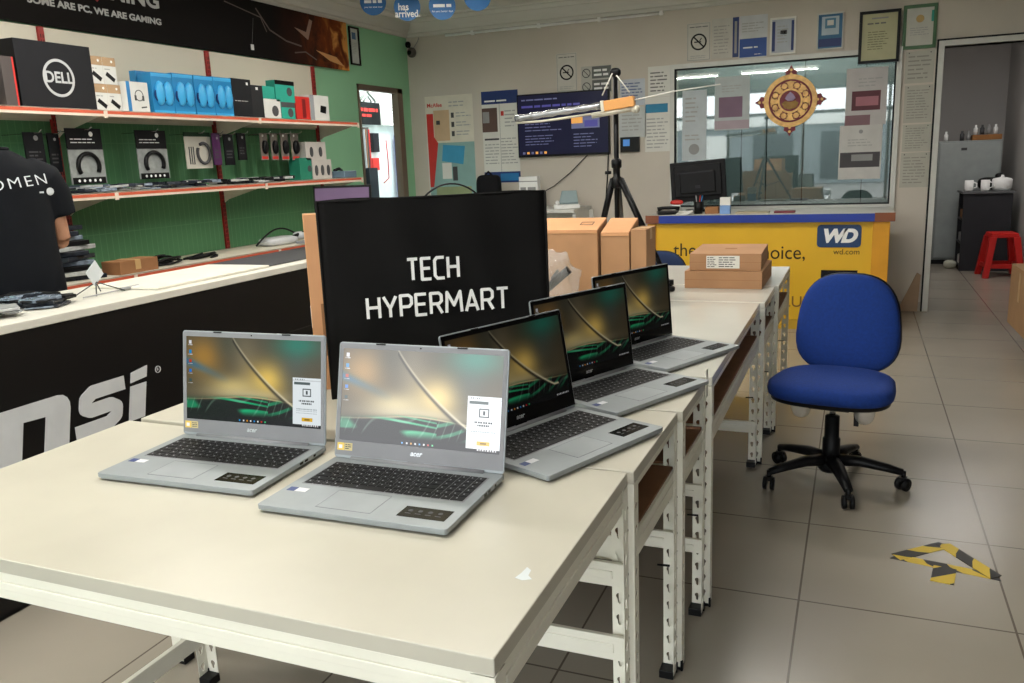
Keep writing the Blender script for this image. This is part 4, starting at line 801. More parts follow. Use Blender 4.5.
# on the window glass
YG = YB+.002-.001
sheet('window_notice', 'upper plain white notice at the left side of the inner window', 'notice', 682.5, 91, 706.5, 128, P('wn1', (196, 204, 208), .8), Y=YG+.002, build=lambda m, W_, H_, t, z: T_(m, W_, H_, .12, .15, .7, .85, 6, inkl))
sheet('window_notice', 'lower plain white notice at the left side of the inner window, above the monitor', 'notice', 682, 129, 706, 160, MATS['wn1'], Y=YG+.002, build=lambda m, W_, H_, t, z: (T_(m, W_, H_, .12, .6, .8, .85, 2, inkl), m.disc(W_*.22, .0002, .001, inkl, (W_*.5, H_*.35), 16)))
mauve = P('mauve_photo', (124, 98, 118), .6); 
sheet('window_notice', 'large white poster with a mauve photo, left of the ornament', 'poster', 715, 77.5, 749, 129, P('wn2', (186, 194, 194), .7), Y=YG+.002, build=lambda m, W_, H_, t, z: (R_(m, W_, H_, .12, .24, .8, .62, mauve), R_(m, W_, H_, .0, .02, 1, .18, P('pinkish_grey', (176, 160, 168), .7)), T_(m, W_, H_, .2, .7, .8, .85, 3, inkl)))
sheet('window_notice', 'upper pale poster with a dark red photo at the right of the ornament', 'poster', 847, 69, 885.5, 124, P('wn3', (196, 192, 190), .7), Y=YG+.002, build=lambda m, W_, H_, t, z: (R_(m, W_, H_, .15, .26, .85, .60, P('photo_dkred', (92, 44, 54), .6)), R_(m, W_, H_, .25, .34, .8, .5, P('photo_rose', (170, 110, 120), .6), 2), R_(m, W_, H_, .0, .0, .62, .18, P('photo_mauve', (130, 98, 104), .6), 2), T_(m, W_, H_, .3, .66, .9, .84, 3, inkl)))
sheet('window_notice', 'lower pale poster with a black and white photo, right of the ornament', 'poster', 840, 126, 880, 178.5, P('wn4', (204, 202, 198), .7), Y=YG+.002, build=lambda m, W_, H_, t, z: (R_(m, W_, H_, .03, .22, .97, .5, P('photo_bw', (66, 62, 66), .6)), R_(m, W_, H_, .3, .34, .8, .46, inkl, 2), R_(m, W_, H_, .1, .4, .3, .46, ink, 3), m.disc(W_*.05, .0003, .001, inkl, (W_*.5, H_*.88), 12), T_(m, W_, H_, .2, .6, .8, .76, 3, inkl)))
# red and gold ornament
c = ony(790.5, 101, YB); t = thing('festive_ornament', 'round red and gold festive ornament hanging on the inner window', 'ornament', M=frame((c.x, YB-.012, c.z), (1, 0, 0), (0, 0, 1)))
gold = P('gold_foil', (244, 186, 108), .4, .1, noise=(25, .25)); crim = P('crimson_card', (120, 26, 40), .5); 
m = MB(crim); m.ring(.20, .165, 0, .008); m.disc(.19, 0, .004)
for a in (0, PI/2, PI, 1.5*PI):
    M_ = Matrix.Rotation(a, 4, 'Z'); m.prism([(.17, -.09), (.225, -.045), (.25, -.05), (.265, -.02), (.30, 0), (.265, .02), (.25, .05), (.225, .045), (.17, .09)], 0, .006, None, M_); 
    for (x_, y_) in ((.225, 0), (.205, .045), (.205, -.045), (.26, 0)): m.disc(.012, .006, .008, gold, (x_, y_), 10, M_)
m.obj('scalloped_backing', t)
m = MB(gold); m.ring(.222, .182, .008, .02, n=40); m.ring(.165, .158, .008, .02, n=40)
for k in range(16):
    a = 2*PI*k/16; m.disc(.030, .012, .018, None, (.135*math.cos(a), .135*math.sin(a)), 12); m.ring(.033, .024, .018, .023, crim if k % 2 else None, (.135*math.cos(a), .135*math.sin(a)), 12)
m.obj('gold_ring', t)
m = MB(gold); m.ring(.105, .088, .018, .028, n=32); m.disc(.09, .01, .02, crim, n=32); m.prism([(-.07, -.02), (-.05, -.06), (0, -.075), (.05, -.06), (.07, -.02), (.045, .0), (0, -.01), (-.045, 0)], .02, .03, P('dark_gold', (128, 92, 24), .4, .3)); m.prism([(0, .075), (.028, .05), (.045, .02), (.02, .0), (-.02, .0), (-.045, .02), (-.028, .05)], .02, .03, P('lilac', (160, 140, 170), .5)); m.obj('medallion', t)
# camera in corner
t = thing('security_camera', 'small dark security camera in the corner under the cornice', 'camera', tuple(ony(410, 48, YB)-Vector((0, .02, 0))))
MB(P('cam_grey', (74, 68, 62), .5)).superell(.045, .045, .05, .9, .9, None, Matrix.Translation((.07, -.08, -.06))).obj('body', t); MB(blk).disc(.022, 0, .01, None, (0, 0), 16, frame((.07, -.128, -.065), (1, 0, 0), (0, 0, 1))).obj('lens', t)
MB(black).tube([(-.015, .015, .03), (.0, -.02, .02), (.05, -.06, -.02)], .01, n=8).superell(.028, .028, .032, .9, .9, None, Matrix.Translation((-.01, .0, .03))).obj('bracket', t); MB(inkl).tube([(.06, -.03, -.02), (.10, -.0, .05), (.12, .0, .09)], .004, n=6).obj('wire', t)

# small desk with telephone and router
DYY = 7.4
t = thing('side_desk', 'small white desk against the back wall behind the black shopping bag', 'desk', (-2.85, 7.62, 0))
ds = P('desk_white', (216, 216, 210), .5); MB(ds).box((-.95, -.24, .93), (.45, .30, .965)).obj('desktop', t, .003); MB(ds).box((-.95, -.2, .0), (-.92, .28, .93)).obj('side_panel', t); MB(ds).box((.42, -.2, .0), (.45, .28, .93)).obj('side_panel', t); MB(ds).box((-.92, .22, .3), (.49, .24, .93)).obj('back_panel', t)
t = thing('telephone', 'white desk telephone on the small white desk by the back wall', 'telephone', (-2.52, 7.52, .966), .35)
m = MB(wht); m.box((-.12, -.1, 0), (.12, .09, .035)); m.prism([(-.07, .01), (.11, .01), (.10, .15), (-.04, .15)], -.02, .02, P('phone_screen_grey', (150, 168, 172), .4), Matrix.Translation((0, .02, .03)) @ Matrix.Rotation(.9, 4, 'X')); m.obj('phone_body', t, .006)
MB(wht).tube([(-.085, -.07, .05), (-.085, 0, .06), (-.085, .07, .05)], [.02, .014, .02], n=10).obj('handset', t)
pr = ony(529, 190, 7.62)
t = thing('white_device', 'boxy white device on the desk below the wall screen', 'device', (pr.x, 7.62, .966)); MB(wht).box((-.09, -.03, 0), (.10, .05, .30)).obj('case', t, .004); m = MB(inkl); m.box((-.075, -.032, .05), (-.02, -.03, .2)); m.box((.0, -.032, .05), (.08, -.03, .2)); m.box((-.09, -.032, .25), (.10, -.03, .258)); m.obj('front_vents', t)
pb = ony(487, 182, 7.35)
t = thing('backpack', 'black bag standing on the desk between the advert poster and the navy-edged poster', 'bag', (pb.x-.07, 7.55, .966)); MB(P('bag_black', (18, 18, 22), .8)).superell(.12, .08, .165, .4, .6, None, Matrix.Translation((0, 0, .165))).obj('body', t); MB(MATS['bag_black']).tube([(-.04, -.0, .32), (0, 0, .36), (.04, 0, .32)], .01, n=8).obj('handle', t)
# laptop glimpsed above the bag
a, b = ony(316, 186, 4.2), ony(369, 181, 4.2)
t = thing('counter_monitor', 'slim screen with a purple picture peeking out above the left of the black shopping bag', 'monitor', (-2.785, 4.2, KZ_TOP+.008), .1)
m = MB(black); m.T = Matrix.Translation((0, 0, .06)) @ Matrix.Rotation(PI/2-.06, 4, 'X'); m.box((-.185, .0, -.008), (.185, .285, .008)); m.obj('housing', t, .003)
m2_ = MB(P('purple_screen', (96, 76, 104), .3, emit=.2)); m2_.T = Matrix.Translation((0, 0, .06)) @ Matrix.Rotation(PI/2-.06, 4, 'X'); m2_.box((-.174, .02, .008), (.174, .272, .0088)); m2_.obj('screen', t)
MB(P('pedestal_black', (22, 22, 24), .5)).box((-.02, .01, .008), (.02, .03, .16)).obj('stand_neck', t, .003); MB(MATS['pedestal_black']).superell(.11, .08, .006, .4, .9, None, Matrix.Translation((0, .02, .006))).obj('stand_foot', t)

# =================================================================== ROUND HANGING SIGNS
disc_m = P('disc_blue', (18, 96, 158), .5)
for i, (x_, by_, txt, lab_) in enumerate(((374, 15.5, ('20.00', 'you can save now'), 'leftmost of the four blue round signs hanging from the ceiling'), (408, 21, ('has', 'arrived.'), 'blue round ceiling sign reading has arrived'), (443, 20, ('PSR', 'for your better days'), 'third blue round sign from the left, hanging from the ceiling'), (478, 11, ('r', ''), 'rightmost of the four blue round signs hanging from the ceiling'))):
    p = ony(x_, by_, 6.2); r_ = .104; M_ = frame((p.x, 6.2, p.z+r_), (math.cos(.49), math.sin(.49), 0), (0, 0, 1))
    t = thing('hanging_sign', lab_, 'hanging sign', M=M_, group='blue round signs hanging from the ceiling')
    MB(disc_m).disc(r_, -.002, .002, n=48).obj('disc', t); MB(inkl).tube([(0, r_*.95, 0), (0, ZC-(p.z+r_), 0)], .0012, n=5).obj('string', t)
    if i == 1: lettering('lettering', 'has', .075, wht, t, (-.03, .0, .0025), None, .0003, bold=.0015, sx=.85); lettering('lettering', 'arrived.', .075, wht, t, (0, -.052, .0025), None, .0003, bold=.0015, sx=.85)
    elif txt[1]: lettering('lettering', txt[1], .02, wht, t, (0, -.04, .0025), None, .0003); MB(wht).words(-.07, -.02, .07, .012, 1, None, .002, .003, fill=.7, ragged=0).obj('print', t)
    else: MB(wht).words(-.07, -.02, -.02, .0, 1, None, .002, .003).obj('print', t)

# =================================================================== LEFT SHELVING
SXF, SXB = -3.85, -4.25
posts = (2.29, 3.57, 4.88, 6.13); Z1, Z2, Z3 = 1.781, 1.337, .875
t = thing('gondola_shelving', 'long red and cream gondola shelving with green mesh back along the left wall', 'shelving', (SXB, 0, 0))
gm = grid_mat('green_mesh', (84, 138, 94), (98, 154, 108), .045, .27, .003, (0, 0), 'yz', .6, (2, .1)); cp = P('cream_panel', (216, 210, 192), .6, noise=(1, .04))
for a, b in zip(posts[:-1], posts[1:]):
    MB(gm).box((-.02, a, .1), (-.005, b, 1.74)).obj('mesh_panel', t); MB(cp).box((-.02, a, 1.74), (-.005, b, 2.25)).obj('cream_panel', t)
for p in posts:
    m = MB(red); m.box((-.03, p-.018, 0), (.012, p+.018, 2.25)); po = m.obj('post', t, .002)
    m = MB(slotd); 
    for k in range(70): m.box((.012, p-.010, .12+.03*k), (.0125, p-.005, .14+.03*k)); m.box((.012, p+.005, .12+.03*k), (.0125, p+.010, .14+.03*k))
    m.obj('slots', po)
shelfm = P('shelf_cream', (222, 214, 196), .5)
for zi, z in enumerate((Z1, Z2, Z3)):
    d_ = .40 if zi < 2 else .46
    for a, b in zip(posts[:-1], posts[1:]):
        m = MB(shelfm); m.box((0, a+.004, z-.006), (d_, b-.004, z)); m.box((d_-.012, a+.004, z-.036), (d_, b-.004, z)); m.box((0, a+.004, z-.03), (.01, b-.004, z)); sh = m.obj('shelf', t, .0015)
        m = MB(orng); m.box((d_, a+.004, z-.022), (d_+.003, b-.004, z-.006)); m.box((d_, a+.004, z-.036), (d_+.002, b-.004, z-.022), orange_l); m.obj('price_strip', sh)
    for p in posts:
        m = MB(shelfm); m.prism([(0, 0), (d_-.04, 0), (d_-.04, -.02), (.05, -.10), (0, -.13)], -.002, .002, None, frame((.0, p+.012, z-.008), (1, 0, 0), (0, 0, 1))); m.obj('bracket', t)
        MB(orange_l).box((d_+.001, p-.012, z-.045), (d_+.006, p+.012, z-.004)).obj('end_cap', t)
# banner and frame on green wall
BM = bpy.data.materials.new('banner_print'); BM.use_nodes = True; nt = BM.node_tree; b = nt.nodes['Principled BSDF']; N = nt.nodes.new; L = nt.links.new
g = N('ShaderNodeNewGeometry'); s_ = N('ShaderNodeSeparateXYZ'); L(g.outputs['Position'], s_.inputs[0])
mr = N('ShaderNodeMapRange'); mr.inputs[1].default_value = 5.7; mr.inputs[2].default_value = 6.75; L(s_.outputs[1], mr.inputs[0])
nz = N('ShaderNodeTexNoise'); nz.inputs['Scale'].default_value = 5; nz.inputs['Detail'].default_value = 5; nz.inputs['Distortion'].default_value = 1.2; L(g.outputs['Position'], nz.inputs[0])
mu = N('ShaderNodeMath'); mu.operation = 'MULTIPLY'; L(mr.outputs[0], mu.inputs[0]); L(nz.outputs[0], mu.inputs[1])
rp = N('ShaderNodeValToRGB'); rp.color_ramp.elements[0].position = .02; rp.color_ramp.elements[0].color = (*lin((22, 19, 18)), 1); rp.color_ramp.elements[1].position = .56; rp.color_ramp.elements[1].color = (*lin((214, 150, 76)), 1)
e_ = rp.color_ramp.elements.new(.22); e_.color = (*lin((54, 28, 20)), 1); e_ = rp.color_ramp.elements.new(.42); e_.color = (*lin((126, 62, 28)), 1)
L(mu.outputs[0], rp.inputs[0]); L(rp.outputs[0], b.inputs['Base Color']); b.inputs['Roughness'].default_value = .75; b.inputs['Specular IOR Level'].default_value = .12; MATS['bn'] = BM
t = thing('gaming_banner', 'long black banner with gaming slogan and orange artwork above the left shelving', 'banner', M=frame((XL+.03, 0, 2.272), (0, 1, 0), (0, 0, 1)))
m = MB(BM); m.box((2.0, 0, 0), (6.80, .412, .012)); m.obj('board', t)
m = MB(MATS['bn']); 
shard = P('shard_grey', (150, 120, 104), .6); shard2 = P('shard_line', (96, 84, 78), .6); m = MB(shard)
m.prism([(6.02, .28), (6.2, .2), (6.28, .36), (6.24, .37), (6.18, .26)], .012, .0135); m.prism([(6.3, .13), (6.6, .1), (6.72, .03), (6.5, .06)], .012, .0135, P('shard_amber', (206, 150, 90), .6)); m.stroke([(5.55, .36), (5.7, .22), (5.9, .16), (6.1, .14)], .012, .012, .0132, shard2); m.stroke([(5.2, .36), (5.6, .30), (5.66, .2)], .008, .012, .0132, shard2); m.stroke([(6.0, .08), (6.15, .1), (6.3, .05)], .01, .012, .0132, shard2)
m.obj('artwork', t)
def bn(x, y): p = onx(x, y, XL+.042); return p.y, p.z-2.272
y0, z0 = bn(27, -1); y1, z1 = bn(161, 20.5); 
o = lettering('lettering', 'SOME ARE PC, WE ARE GAMING', .052, P('banner_white', (190, 190, 188), .6), t, ((y0+y1)/2, .13, .013), None, .0004, bold=.002, sx=1.)
wcur = max(v.co.x for v in o.data.vertices)-min(v.co.x for v in o.data.vertices); cxo = (y0+y1)/2
for v in o.data.vertices: v.co.x = cxo+(v.co.x-cxo)*(y1-y0)/wcur
ya = bn(110, 5)[0]; yb_ = bn(159, 6)[0]
o = lettering('lettering', 'GAMING', .13, MATS['banner_white'], t, (0, .255, .013), None, .0004, bold=.004, align='RIGHT')
mxx = max(v.co.x for v in o.data.vertices); mnx = min(v.co.x for v in o.data.vertices); kk = (yb_-ya)*1.55/(mxx-mnx)
for v in o.data.vertices: v.co.x = yb_+(v.co.x-mxx)*kk
m = MB(P('emblem_red', (170, 34, 40), .5)); yc_, zc_ = bn(97, 1); m.prism([(yc_+a_*.09, .26+b_*.10) for a_, b_ in ((0, -.75), (.5, -.3), (.7, .5), (.3, .3), (0, .9), (-.3, .3), (-.7, .5), (-.5, -.3))], .012, .0135); m.obj('red_emblem', t)
a_ = onx(253, 18, XL+.05); b_ = onx(252.5, 50, XL+.05); t = thing('hanging_wire', 'thin wire with a white tag hanging down the front of the black banner', 'wire', tuple(b_))
MB(P('wire_grey', (92, 90, 88), .6)).tube([(0, 0, .03), a_-b_], .002, n=5).obj('wire', t); MB(wht).cbox((.002, 0, .02), (.006, .03, .04)).obj('white_tag', t)
def lsheet(name, label, cat, px0, py0, px1, py1, fm, base, build=None):
    a = onx(px0, py0, XL); b_ = onx(px1, py1, XL); W_, H_ = b_.y-a.y, a.z-b_.z; t = thing(name, label, cat, M=frame((XL+.001, a.y, b_.z), (0, 1, 0), (0, 0, 1))); f = .014
    m = MB(fm); m.box((0, 0, 0), (W_, f, .016)); m.box((0, H_-f, 0), (W_, H_, .016)); m.box((0, 0, 0), (f, H_, .016)); m.box((W_-f, 0, 0), (W_, H_, .016)); m.obj('frame', t); MB(base).box((f, f, 0), (W_-f, H_-f, .005)).obj('sheet', t)
    m = MB(ink); m.T = Matrix.Translation((0, 0, .005)); R_(m, W_, H_, .3, .68, .7, .86, P('blue_stamp', (70, 110, 150), .6)); T_(m, W_, H_, .25, .3, .75, .6, 7, inkl); m.obj('print', t)
lsheet('framed_certificate', 'narrow black-framed certificate on the green wall right of the banner', 'certificate', 347.5, 26, 360, 66, black, P('cert_pale', (196, 200, 196), .7))

# ---- goods on the top shelf.  face plane at X = FX
FX = -3.93
def good(name, label, px0, px1, ytop, cat='box', mat=black, z=Z1, X=FX, dep=.1, deco=None, group=None, zt=None, ybot=None):
    a, b_ = onx(px0, ytop, X), onx(px1, ytop, X); yy0, yy1 = a.y, b_.y; ht = (zt if zt else max(a.z, b_.z)) - z
    t = thing(name, label, cat, M=frame((X, yy0, z+.001), (0, 1, 0), (0, 0, 1)), group=group); W_ = yy1-yy0
    MB(mat).box((0, 0, -dep), (W_, ht, 0)).obj('carton', t, .0015)
    if deco: m = MB(ink); m.T = Matrix.Translation((0, 0, .0002)); deco(m, W_, ht, t); m.obj('print', t)
    return t
def d_dell(m, W_, H_, t):
    c = (W_*.52, H_*.47); m.ring(W_*.21, W_*.18, 0, .001, P('dell_grey', (190, 192, 194), .5), c, 40); lettering('lettering', 'DELL', W_*.17, MATS['dell_grey'], t, (c[0], c[1], .0008), None, .0003, bold=.002)
dkb = P('dark_carton', (28, 28, 32), .55)
good('black_box', 'slim black box with white vertical lettering at the left end of the top shelf', -28, -9, 48, mat=black, deco=lambda m, W_, H_, t: (R_(m, W_, H_, .55, .05, .75, .8, wht), m.disc(W_*.22, 0, .001, wht, (W_*.6, H_*.92), 14)), dep=.25)
good('grey_box', 'slim grey box with a red edge beside the big Dell box', -.5, 12.5, 57, mat=P('warm_grey_card', (74, 66, 64), .6), deco=lambda m, W_, H_, t: R_(m, W_, H_, .86, 0, 1, 1, redb), dep=.2, X=FX+.04)
good('laptop_carton', 'big black box with round Dell logo on the top shelf', 13, 88.5, 44, mat=dkb, dep=.2, deco=d_dell, zt=Z1+.335)
def d_mouse(m, W_, H_, t):
    R_(m, W_, H_, 0, .68, 1, 1, P('kraft', (176, 146, 112), .7)); m.stroke([(W_*.2, H_*.4), (W_*.8, H_*.15)], H_*.16, 0, .001, black, True); T_(m, W_, H_, .1, .5, .6, .62, 1, inkl); m.disc(W_*.08, 0, .001, wht, (W_*.7, H_*.85), 10)
yA = onx(95.5, 108, FX).y; bwid = .090; bht = .146
wb = P('white_carton', (220, 220, 216), .6)
for k, (i, j, lab_) in enumerate(((0, 0, 'lower left of the four small white and kraft boxes stacked beside the Dell box'), (1, 0, 'lower right of the four small white and kraft boxes beside the Dell box'), (0, 1, 'upper left of the four small white and kraft boxes stacked beside the Dell box'), (1, 1, 'upper right of the four small white and kraft boxes beside the Dell box'))):
    t = thing('mouse_box', lab_, 'box', M=frame((FX-.01, yA+.005+i*(bwid+.002)+(0 if j else .012), Z1+.0015+j*(bht+.001)), (0, 1, 0), (0, 0, 1)), group='small white and kraft boxes on the top shelf'); MB(wb).box((0, 0, -.05), (bwid, bht, 0)).obj('carton', t, .001); m = MB(ink); m.T = Matrix.Translation((0, 0, .0002)); d_mouse(m, bwid, bht, t); m.obj('print', t)
def d_hs(m, W_, H_, t):
    R_(m, W_, H_, 0, 0, .16, 1, blueb); m.ring(W_*.2, W_*.17, 0, .001, ink, (W_*.55, H_*.55), 20); R_(m, W_, H_, .33, .38, .42, .55, ink, 3); R_(m, W_, H_, .68, .38, .77, .55, ink, 3); m.stroke([(W_*.6, H_*.15), (W_*.85, H_*.18)], .008, 0, .001, ink)
good('headset_box', 'white and blue headset box between the kraft boxes and the bright blue packs', 125.5, 147, 83, mat=wb, deco=d_hs, X=FX+.03)
sky = P('sky_blue', (66, 170, 226), .35); dblue = P('deep_blue', (34, 132, 190), .35)
def d_blue(m, W_, H_, t):
    m.superell(W_*.2, H_*.3, .02, .8, 1, sky, Matrix.Translation((W_*.32, H_*.5, .006)), 20, 8); m.superell(W_*.2, H_*.3, .02, .8, 1, sky, Matrix.Translation((W_*.72, H_*.5, .006)), 20, 8); m.ring(W_*.25, W_*.2, .001, .010, navy, (W_*.32, H_*.45), 20); m.ring(W_*.25, W_*.2, .001, .010, navy, (W_*.72, H_*.45), 20); R_(m, W_, H_, .02, .02, .98, .08, sky, 3); R_(m, W_, H_, .02, .9, .98, .98, sky, 3); T_(m, W_, H_, .6, .88, .96, .96, 1, wht)
for a_, b_, yt, lab_ in ((150, 171, 74, 'leftmost of the four front bright blue headset packs on the top shelf'), (171.5, 192, 75, 'second bright blue headset pack from the left on the top shelf'), (193, 212, 77, 'third bright blue headset pack from the left on the top shelf'), (212.5, 230.5, 78.5, 'rightmost bright blue headset pack, touching the dark box')):
    good('headset_pack', lab_, a_, b_, yt, mat=dblue, deco=d_blue, group='bright blue headset packs on the top shelf', cat='headset pack')
good('headset_pack', 'bright blue pack standing behind the white and blue headset box', 135, 149.5, 72, mat=dblue, X=FX-.14, deco=None, cat='headset pack', dep=.05)
good('dark_box', 'taller dark grey box right of the bright blue packs', 231, 250, 80, mat=dkb, deco=lambda m, W_, H_, t: (T_(m, W_, H_, .1, .4, .8, .46, 1, inkl), R_(m, W_, H_, .75, .85, .85, .92, wht)))
good('dark_box', 'dark grey box next to the white mouse box on the top shelf', 250.5, 262, 86, mat=P('dark_carton2', (40, 40, 42), .55), deco=lambda m, W_, H_, t: R_(m, W_, H_, .4, .86, .6, .94, wht))
good('mouse_box', 'white box with a dark mouse picture below the teal box', 263.5, 280, 99.5, mat=wb, deco=lambda m, W_, H_, t: m.disc(W_*.2, 0, .001, ink, (W_*.65, H_*.4), 16))
zt_ = onx(270, 99.5, FX).z; good('teal_box', 'small teal box on top of the white mouse box', 262, 274, 87, mat=teal, z=zt_, dep=.08)
good('teal_box', 'lower teal box under the big teal box, left of the red box', 281, 294.5, 103, mat=teal, deco=lambda m, W_, H_, t: (m.disc(W_*.2, 0, .001, ink, (W_*.65, H_*.4), 16), R_(m, W_, H_, 0, .7, 1, 1, ink)))
zt_ = onx(287, 102.5, FX).z; good('teal_box', 'upper teal box with black lid band and round camera picture', 274.5, 293.5, 82, mat=teal, z=zt_, deco=lambda m, W_, H_, t: (R_(m, W_, H_, 0, .8, 1, 1, black), m.disc(W_*.14, 0, .001, ink, (W_*.72, H_*.5), 16)), dep=.08)
good('red_box', 'red box between the teal boxes and the end white box on the top shelf', 295, 309, 97.5, mat=redb, deco=lambda m, W_, H_, t: R_(m, W_, H_, .45, .1, .7, .9, P('dred', (120, 20, 22), .5)))
good('speaker_box', 'white box with a black speaker picture at the right end of the top shelf', 309.5, 328, 96.5, mat=wb, deco=lambda m, W_, H_, t: (m.prism([(W_*.5, H_*.35), (W_*.8, H_*.3), (W_*.85, H_*.58), (W_*.55, H_*.62)], 0, .001, black), R_(m, W_, H_, 0, 0, .2, 1, P('greyprint', (150, 152, 156), .6))))
# ---- hanging packs on hooks under the top shelf
HX = -4.02
def hpack(name, label, px0, py0, px1, py1, X=HX, kind='cable', cat='hanging pack', group=None, lean=0):
    a, b_ = onx(px0, py0, X), onx(px1, py1, X); W_, H_ = b_.y-a.y, a.z-b_.z
    t = thing(name, label, cat, M=frame((X, a.y, b_.z), (0, 1, 0), (0, 0, 1)), group=group)
    film = P('pack_film', (150, 154, 152), .2, noise=(20, .2)); hd = P('pack_header', (18, 17, 20), .5)
    if kind == 'cable':
        MB(film).box((0, 0, -.003), (W_, H_*.64, .003)).obj('pouch', t); MB(hd).box((0, H_*.62, -.0035), (W_, H_, .0035)).obj('header_card', t)
        m = MB(black); c = (W_*.5, H_*.32); pts = [(c[0]+W_*.3*math.cos(a_), c[1]+H_*.23*math.sin(a_), .012) for a_ in np.linspace(-.5, PI+.6, 16)]; m.tube(pts, .012, n=8); m.box((W_*.03, 0, .003), (W_*.97, H_*.12, .005)); m.obj('coiled_cable', t)
        m = MB(wht); m.words(W_*.1, H_*.72, W_*.9, H_*.84, 2, None, .0035, .0042, fill=.3); m.disc(W_*.06, .0035, .0042, None, (W_*.7, H_*.9), 10)
        for k in range(5): m.disc(W_*.035, .005, .0056, None, (W_*(.2+.15*k), H_*.06), 8)
        m.obj('print', t)
    elif kind == 'white':
        MB(P('pack_pale', (196, 192, 180), .4)).box((0, 0, -.003), (W_, H_*.88, .003)).obj('pouch', t); MB(P('header_green', (28, 52, 34), .5)).box((0, H_*.88, -.0035), (W_, H_, .0035)).obj('header_card', t)
        m = MB(ink); c = (W_*.66, H_*.42); m.tube([(c[0]+W_*.24*math.cos(a_), c[1]+H_*.28*math.sin(a_), .01) for a_ in np.linspace(2.6, 8.4, 20)], .01, n=8)
        for k in range(3): m.box((W_*(.12+.08*k), H_*.12, .003), (W_*(.15+.08*k), H_*.6, .006))
        m.obj('coiled_cable', t)
    elif kind == 'dark':
        mt = P('pack_'+('purple' if label.startswith('purple') else 'dark'), (70, 26, 74) if label.startswith('purple') else (20, 20, 24), .4); MB(mt).box((0, 0, -.006), (W_, H_, .006)).obj('box', t, .002); m = MB(inkl); m.disc(min(W_, H_)*.12, .006, .0066, None, (W_*.6, H_*.84), 12); m.words(W_*.15, H_*.2, W_*.85, H_*.5, 3, ink, .006, .0066); m.obj('print', t)
    elif kind == 'mouse':
        MB(P('blister_card', (128, 120, 112), .5)).box((0, 0, -.002), (W_, H_, .002)).obj('card', t); m = MB(P('mouse_black', (16, 16, 18), .3)); m.superell(W_*.34, H_*.26, .022, .9, .9, None, Matrix.Translation((W_*.52, H_*.48, .01))); m.obj('mouse', t); m = MB(redb); m.box((W_*.1, H_*.04, .002), (W_*.9, H_*.14, .003)); m.disc(W_*.1, .002, .003, wht, (W_*.4, H_*.9), 10); m.obj('print', t)
    m = MB(chrome); hx = W_*.5; hz = H_*.97; m.tube([(hx, hz, X*0-(X-SXB)+.0), (hx, hz, .05), (hx, hz+.015, .07)], .0025, n=6); m.obj('hook', t)
    return t
hpack('cable_pack', 'dark pack hanging at the far left behind the person in the black shirt', 22, 132, 47, 168, kind='dark')
hpack('cable_pack', 'dark pack hanging between the person and the largest cable pack', 46, 133, 63, 172, X=HX-.05, kind='dark')
hpack('cable_pack', 'largest hanging cable pack with black header, left on the green mesh', 64, 128, 107, 183, kind='cable')
hpack('cable_pack', 'medium hanging cable pack with black header in the middle of the green mesh', 134, 130, 170, 178, kind='cable')
hpack('cable_pack', 'pale hanging pack with a coiled black cable left of the purple pack', 183, 132, 213, 168, kind='white')
hpack('accessory_pack', 'purple pack hanging right of the pale cable pack', 211, 133, 222, 165, kind='dark', X=HX+.04)
hpack('accessory_pack', 'dark pack hanging right beside the purple pack', 222.5, 134, 235, 165, kind='dark', X=HX+.02)
hpack('accessory_pack', 'last of the dark hanging packs to the right of the purple one', 236, 133, 247, 160, kind='dark')
for k, (a_, b_) in enumerate(((259, 269), (269.5, 279), (279.5, 289.5), (290, 300))):
    hpack('mouse_pack', 'first second third fourth'.split()[k]+' hanging mouse pack from the left under the top shelf', a_, 133, b_, 160, kind='mouse', group='hanging mouse packs')
# boxes on the middle shelf
MX = -3.98
def d_oval(n_):
    def f(m, W_, H_, t):
        for k in range(n_): m.superell(W_*.09, H_*.28, .003, .9, .9, ink, Matrix.Translation((W_*(k+.6)/(n_+.2), H_*.45, .001)), 16, 6)
    return f
good('speaker_box', 'lower white box with three dark ovals on the middle shelf', 312, 331, 160, mat=P('white_carton2', (196, 190, 184), .6), z=Z2, X=MX, deco=d_oval(3))
zt_ = onx(320, 160, MX).z; good('speaker_box', 'upper white box with two dark ovals on the middle shelf', 305, 325, 142, mat=MATS['white_carton2'], z=zt_, X=MX, deco=d_oval(2), dep=.08)
good('teal_box', 'teal box on the middle shelf left of the white boxes with ovals', 299, 311, 158, mat=P('teal_dark', (30, 120, 96), .5), z=Z2, X=MX, deco=lambda m, W_, H_, t: m.disc(W_*.16, 0, .001, ink, (W_*.8, H_*.5), 12))
def clutter(name, label, cat, X0, X1, Y0, Y1, z, n, mats, hmax=.03, sz=.1, seed=1, layers=1, kind=None):
    r = random.Random(seed); m = MB(mats[0])
    for L_ in range(layers):
        for k in range(n):
            w_, d_ = r.uniform(.5, 1)*sz, r.uniform(.4, .9)*sz; h_ = r.uniform(.3, 1)*hmax; cx_ = r.uniform(X0+sz/2, X1-sz/2); cy_ = r.uniform(Y0+sz/2, Y1-sz/2)
            m.cbox((cx_, cy_, z+h_/2+L_*hmax*.8+.004), (w_, d_, h_), r.choice(mats), R=Euler((r.uniform(-.04, .04), r.uniform(-.04, .04), r.uniform(0, 3))).to_matrix())
    o = m.obj(name, None, .002); return tag(o, label, cat, kind=kind)
poly = P('poly_sleeve', (120, 132, 146), .2, noise=(30, .4)); poly2 = P('poly_dark', (40, 44, 52), .25, noise=(30, .4)); poly3 = P('poly_pale', (176, 178, 176), .2, noise=(30, .25))
clutter('sleeved_parts', 'loose parts in plastic sleeves spread along the left half of the middle shelf', 'parts', -4.2, SXF-.01, 3.0, 4.5, Z2, 60, [poly, poly2, poly3, poly2], .022, .11, 4, 2, 'stuff')
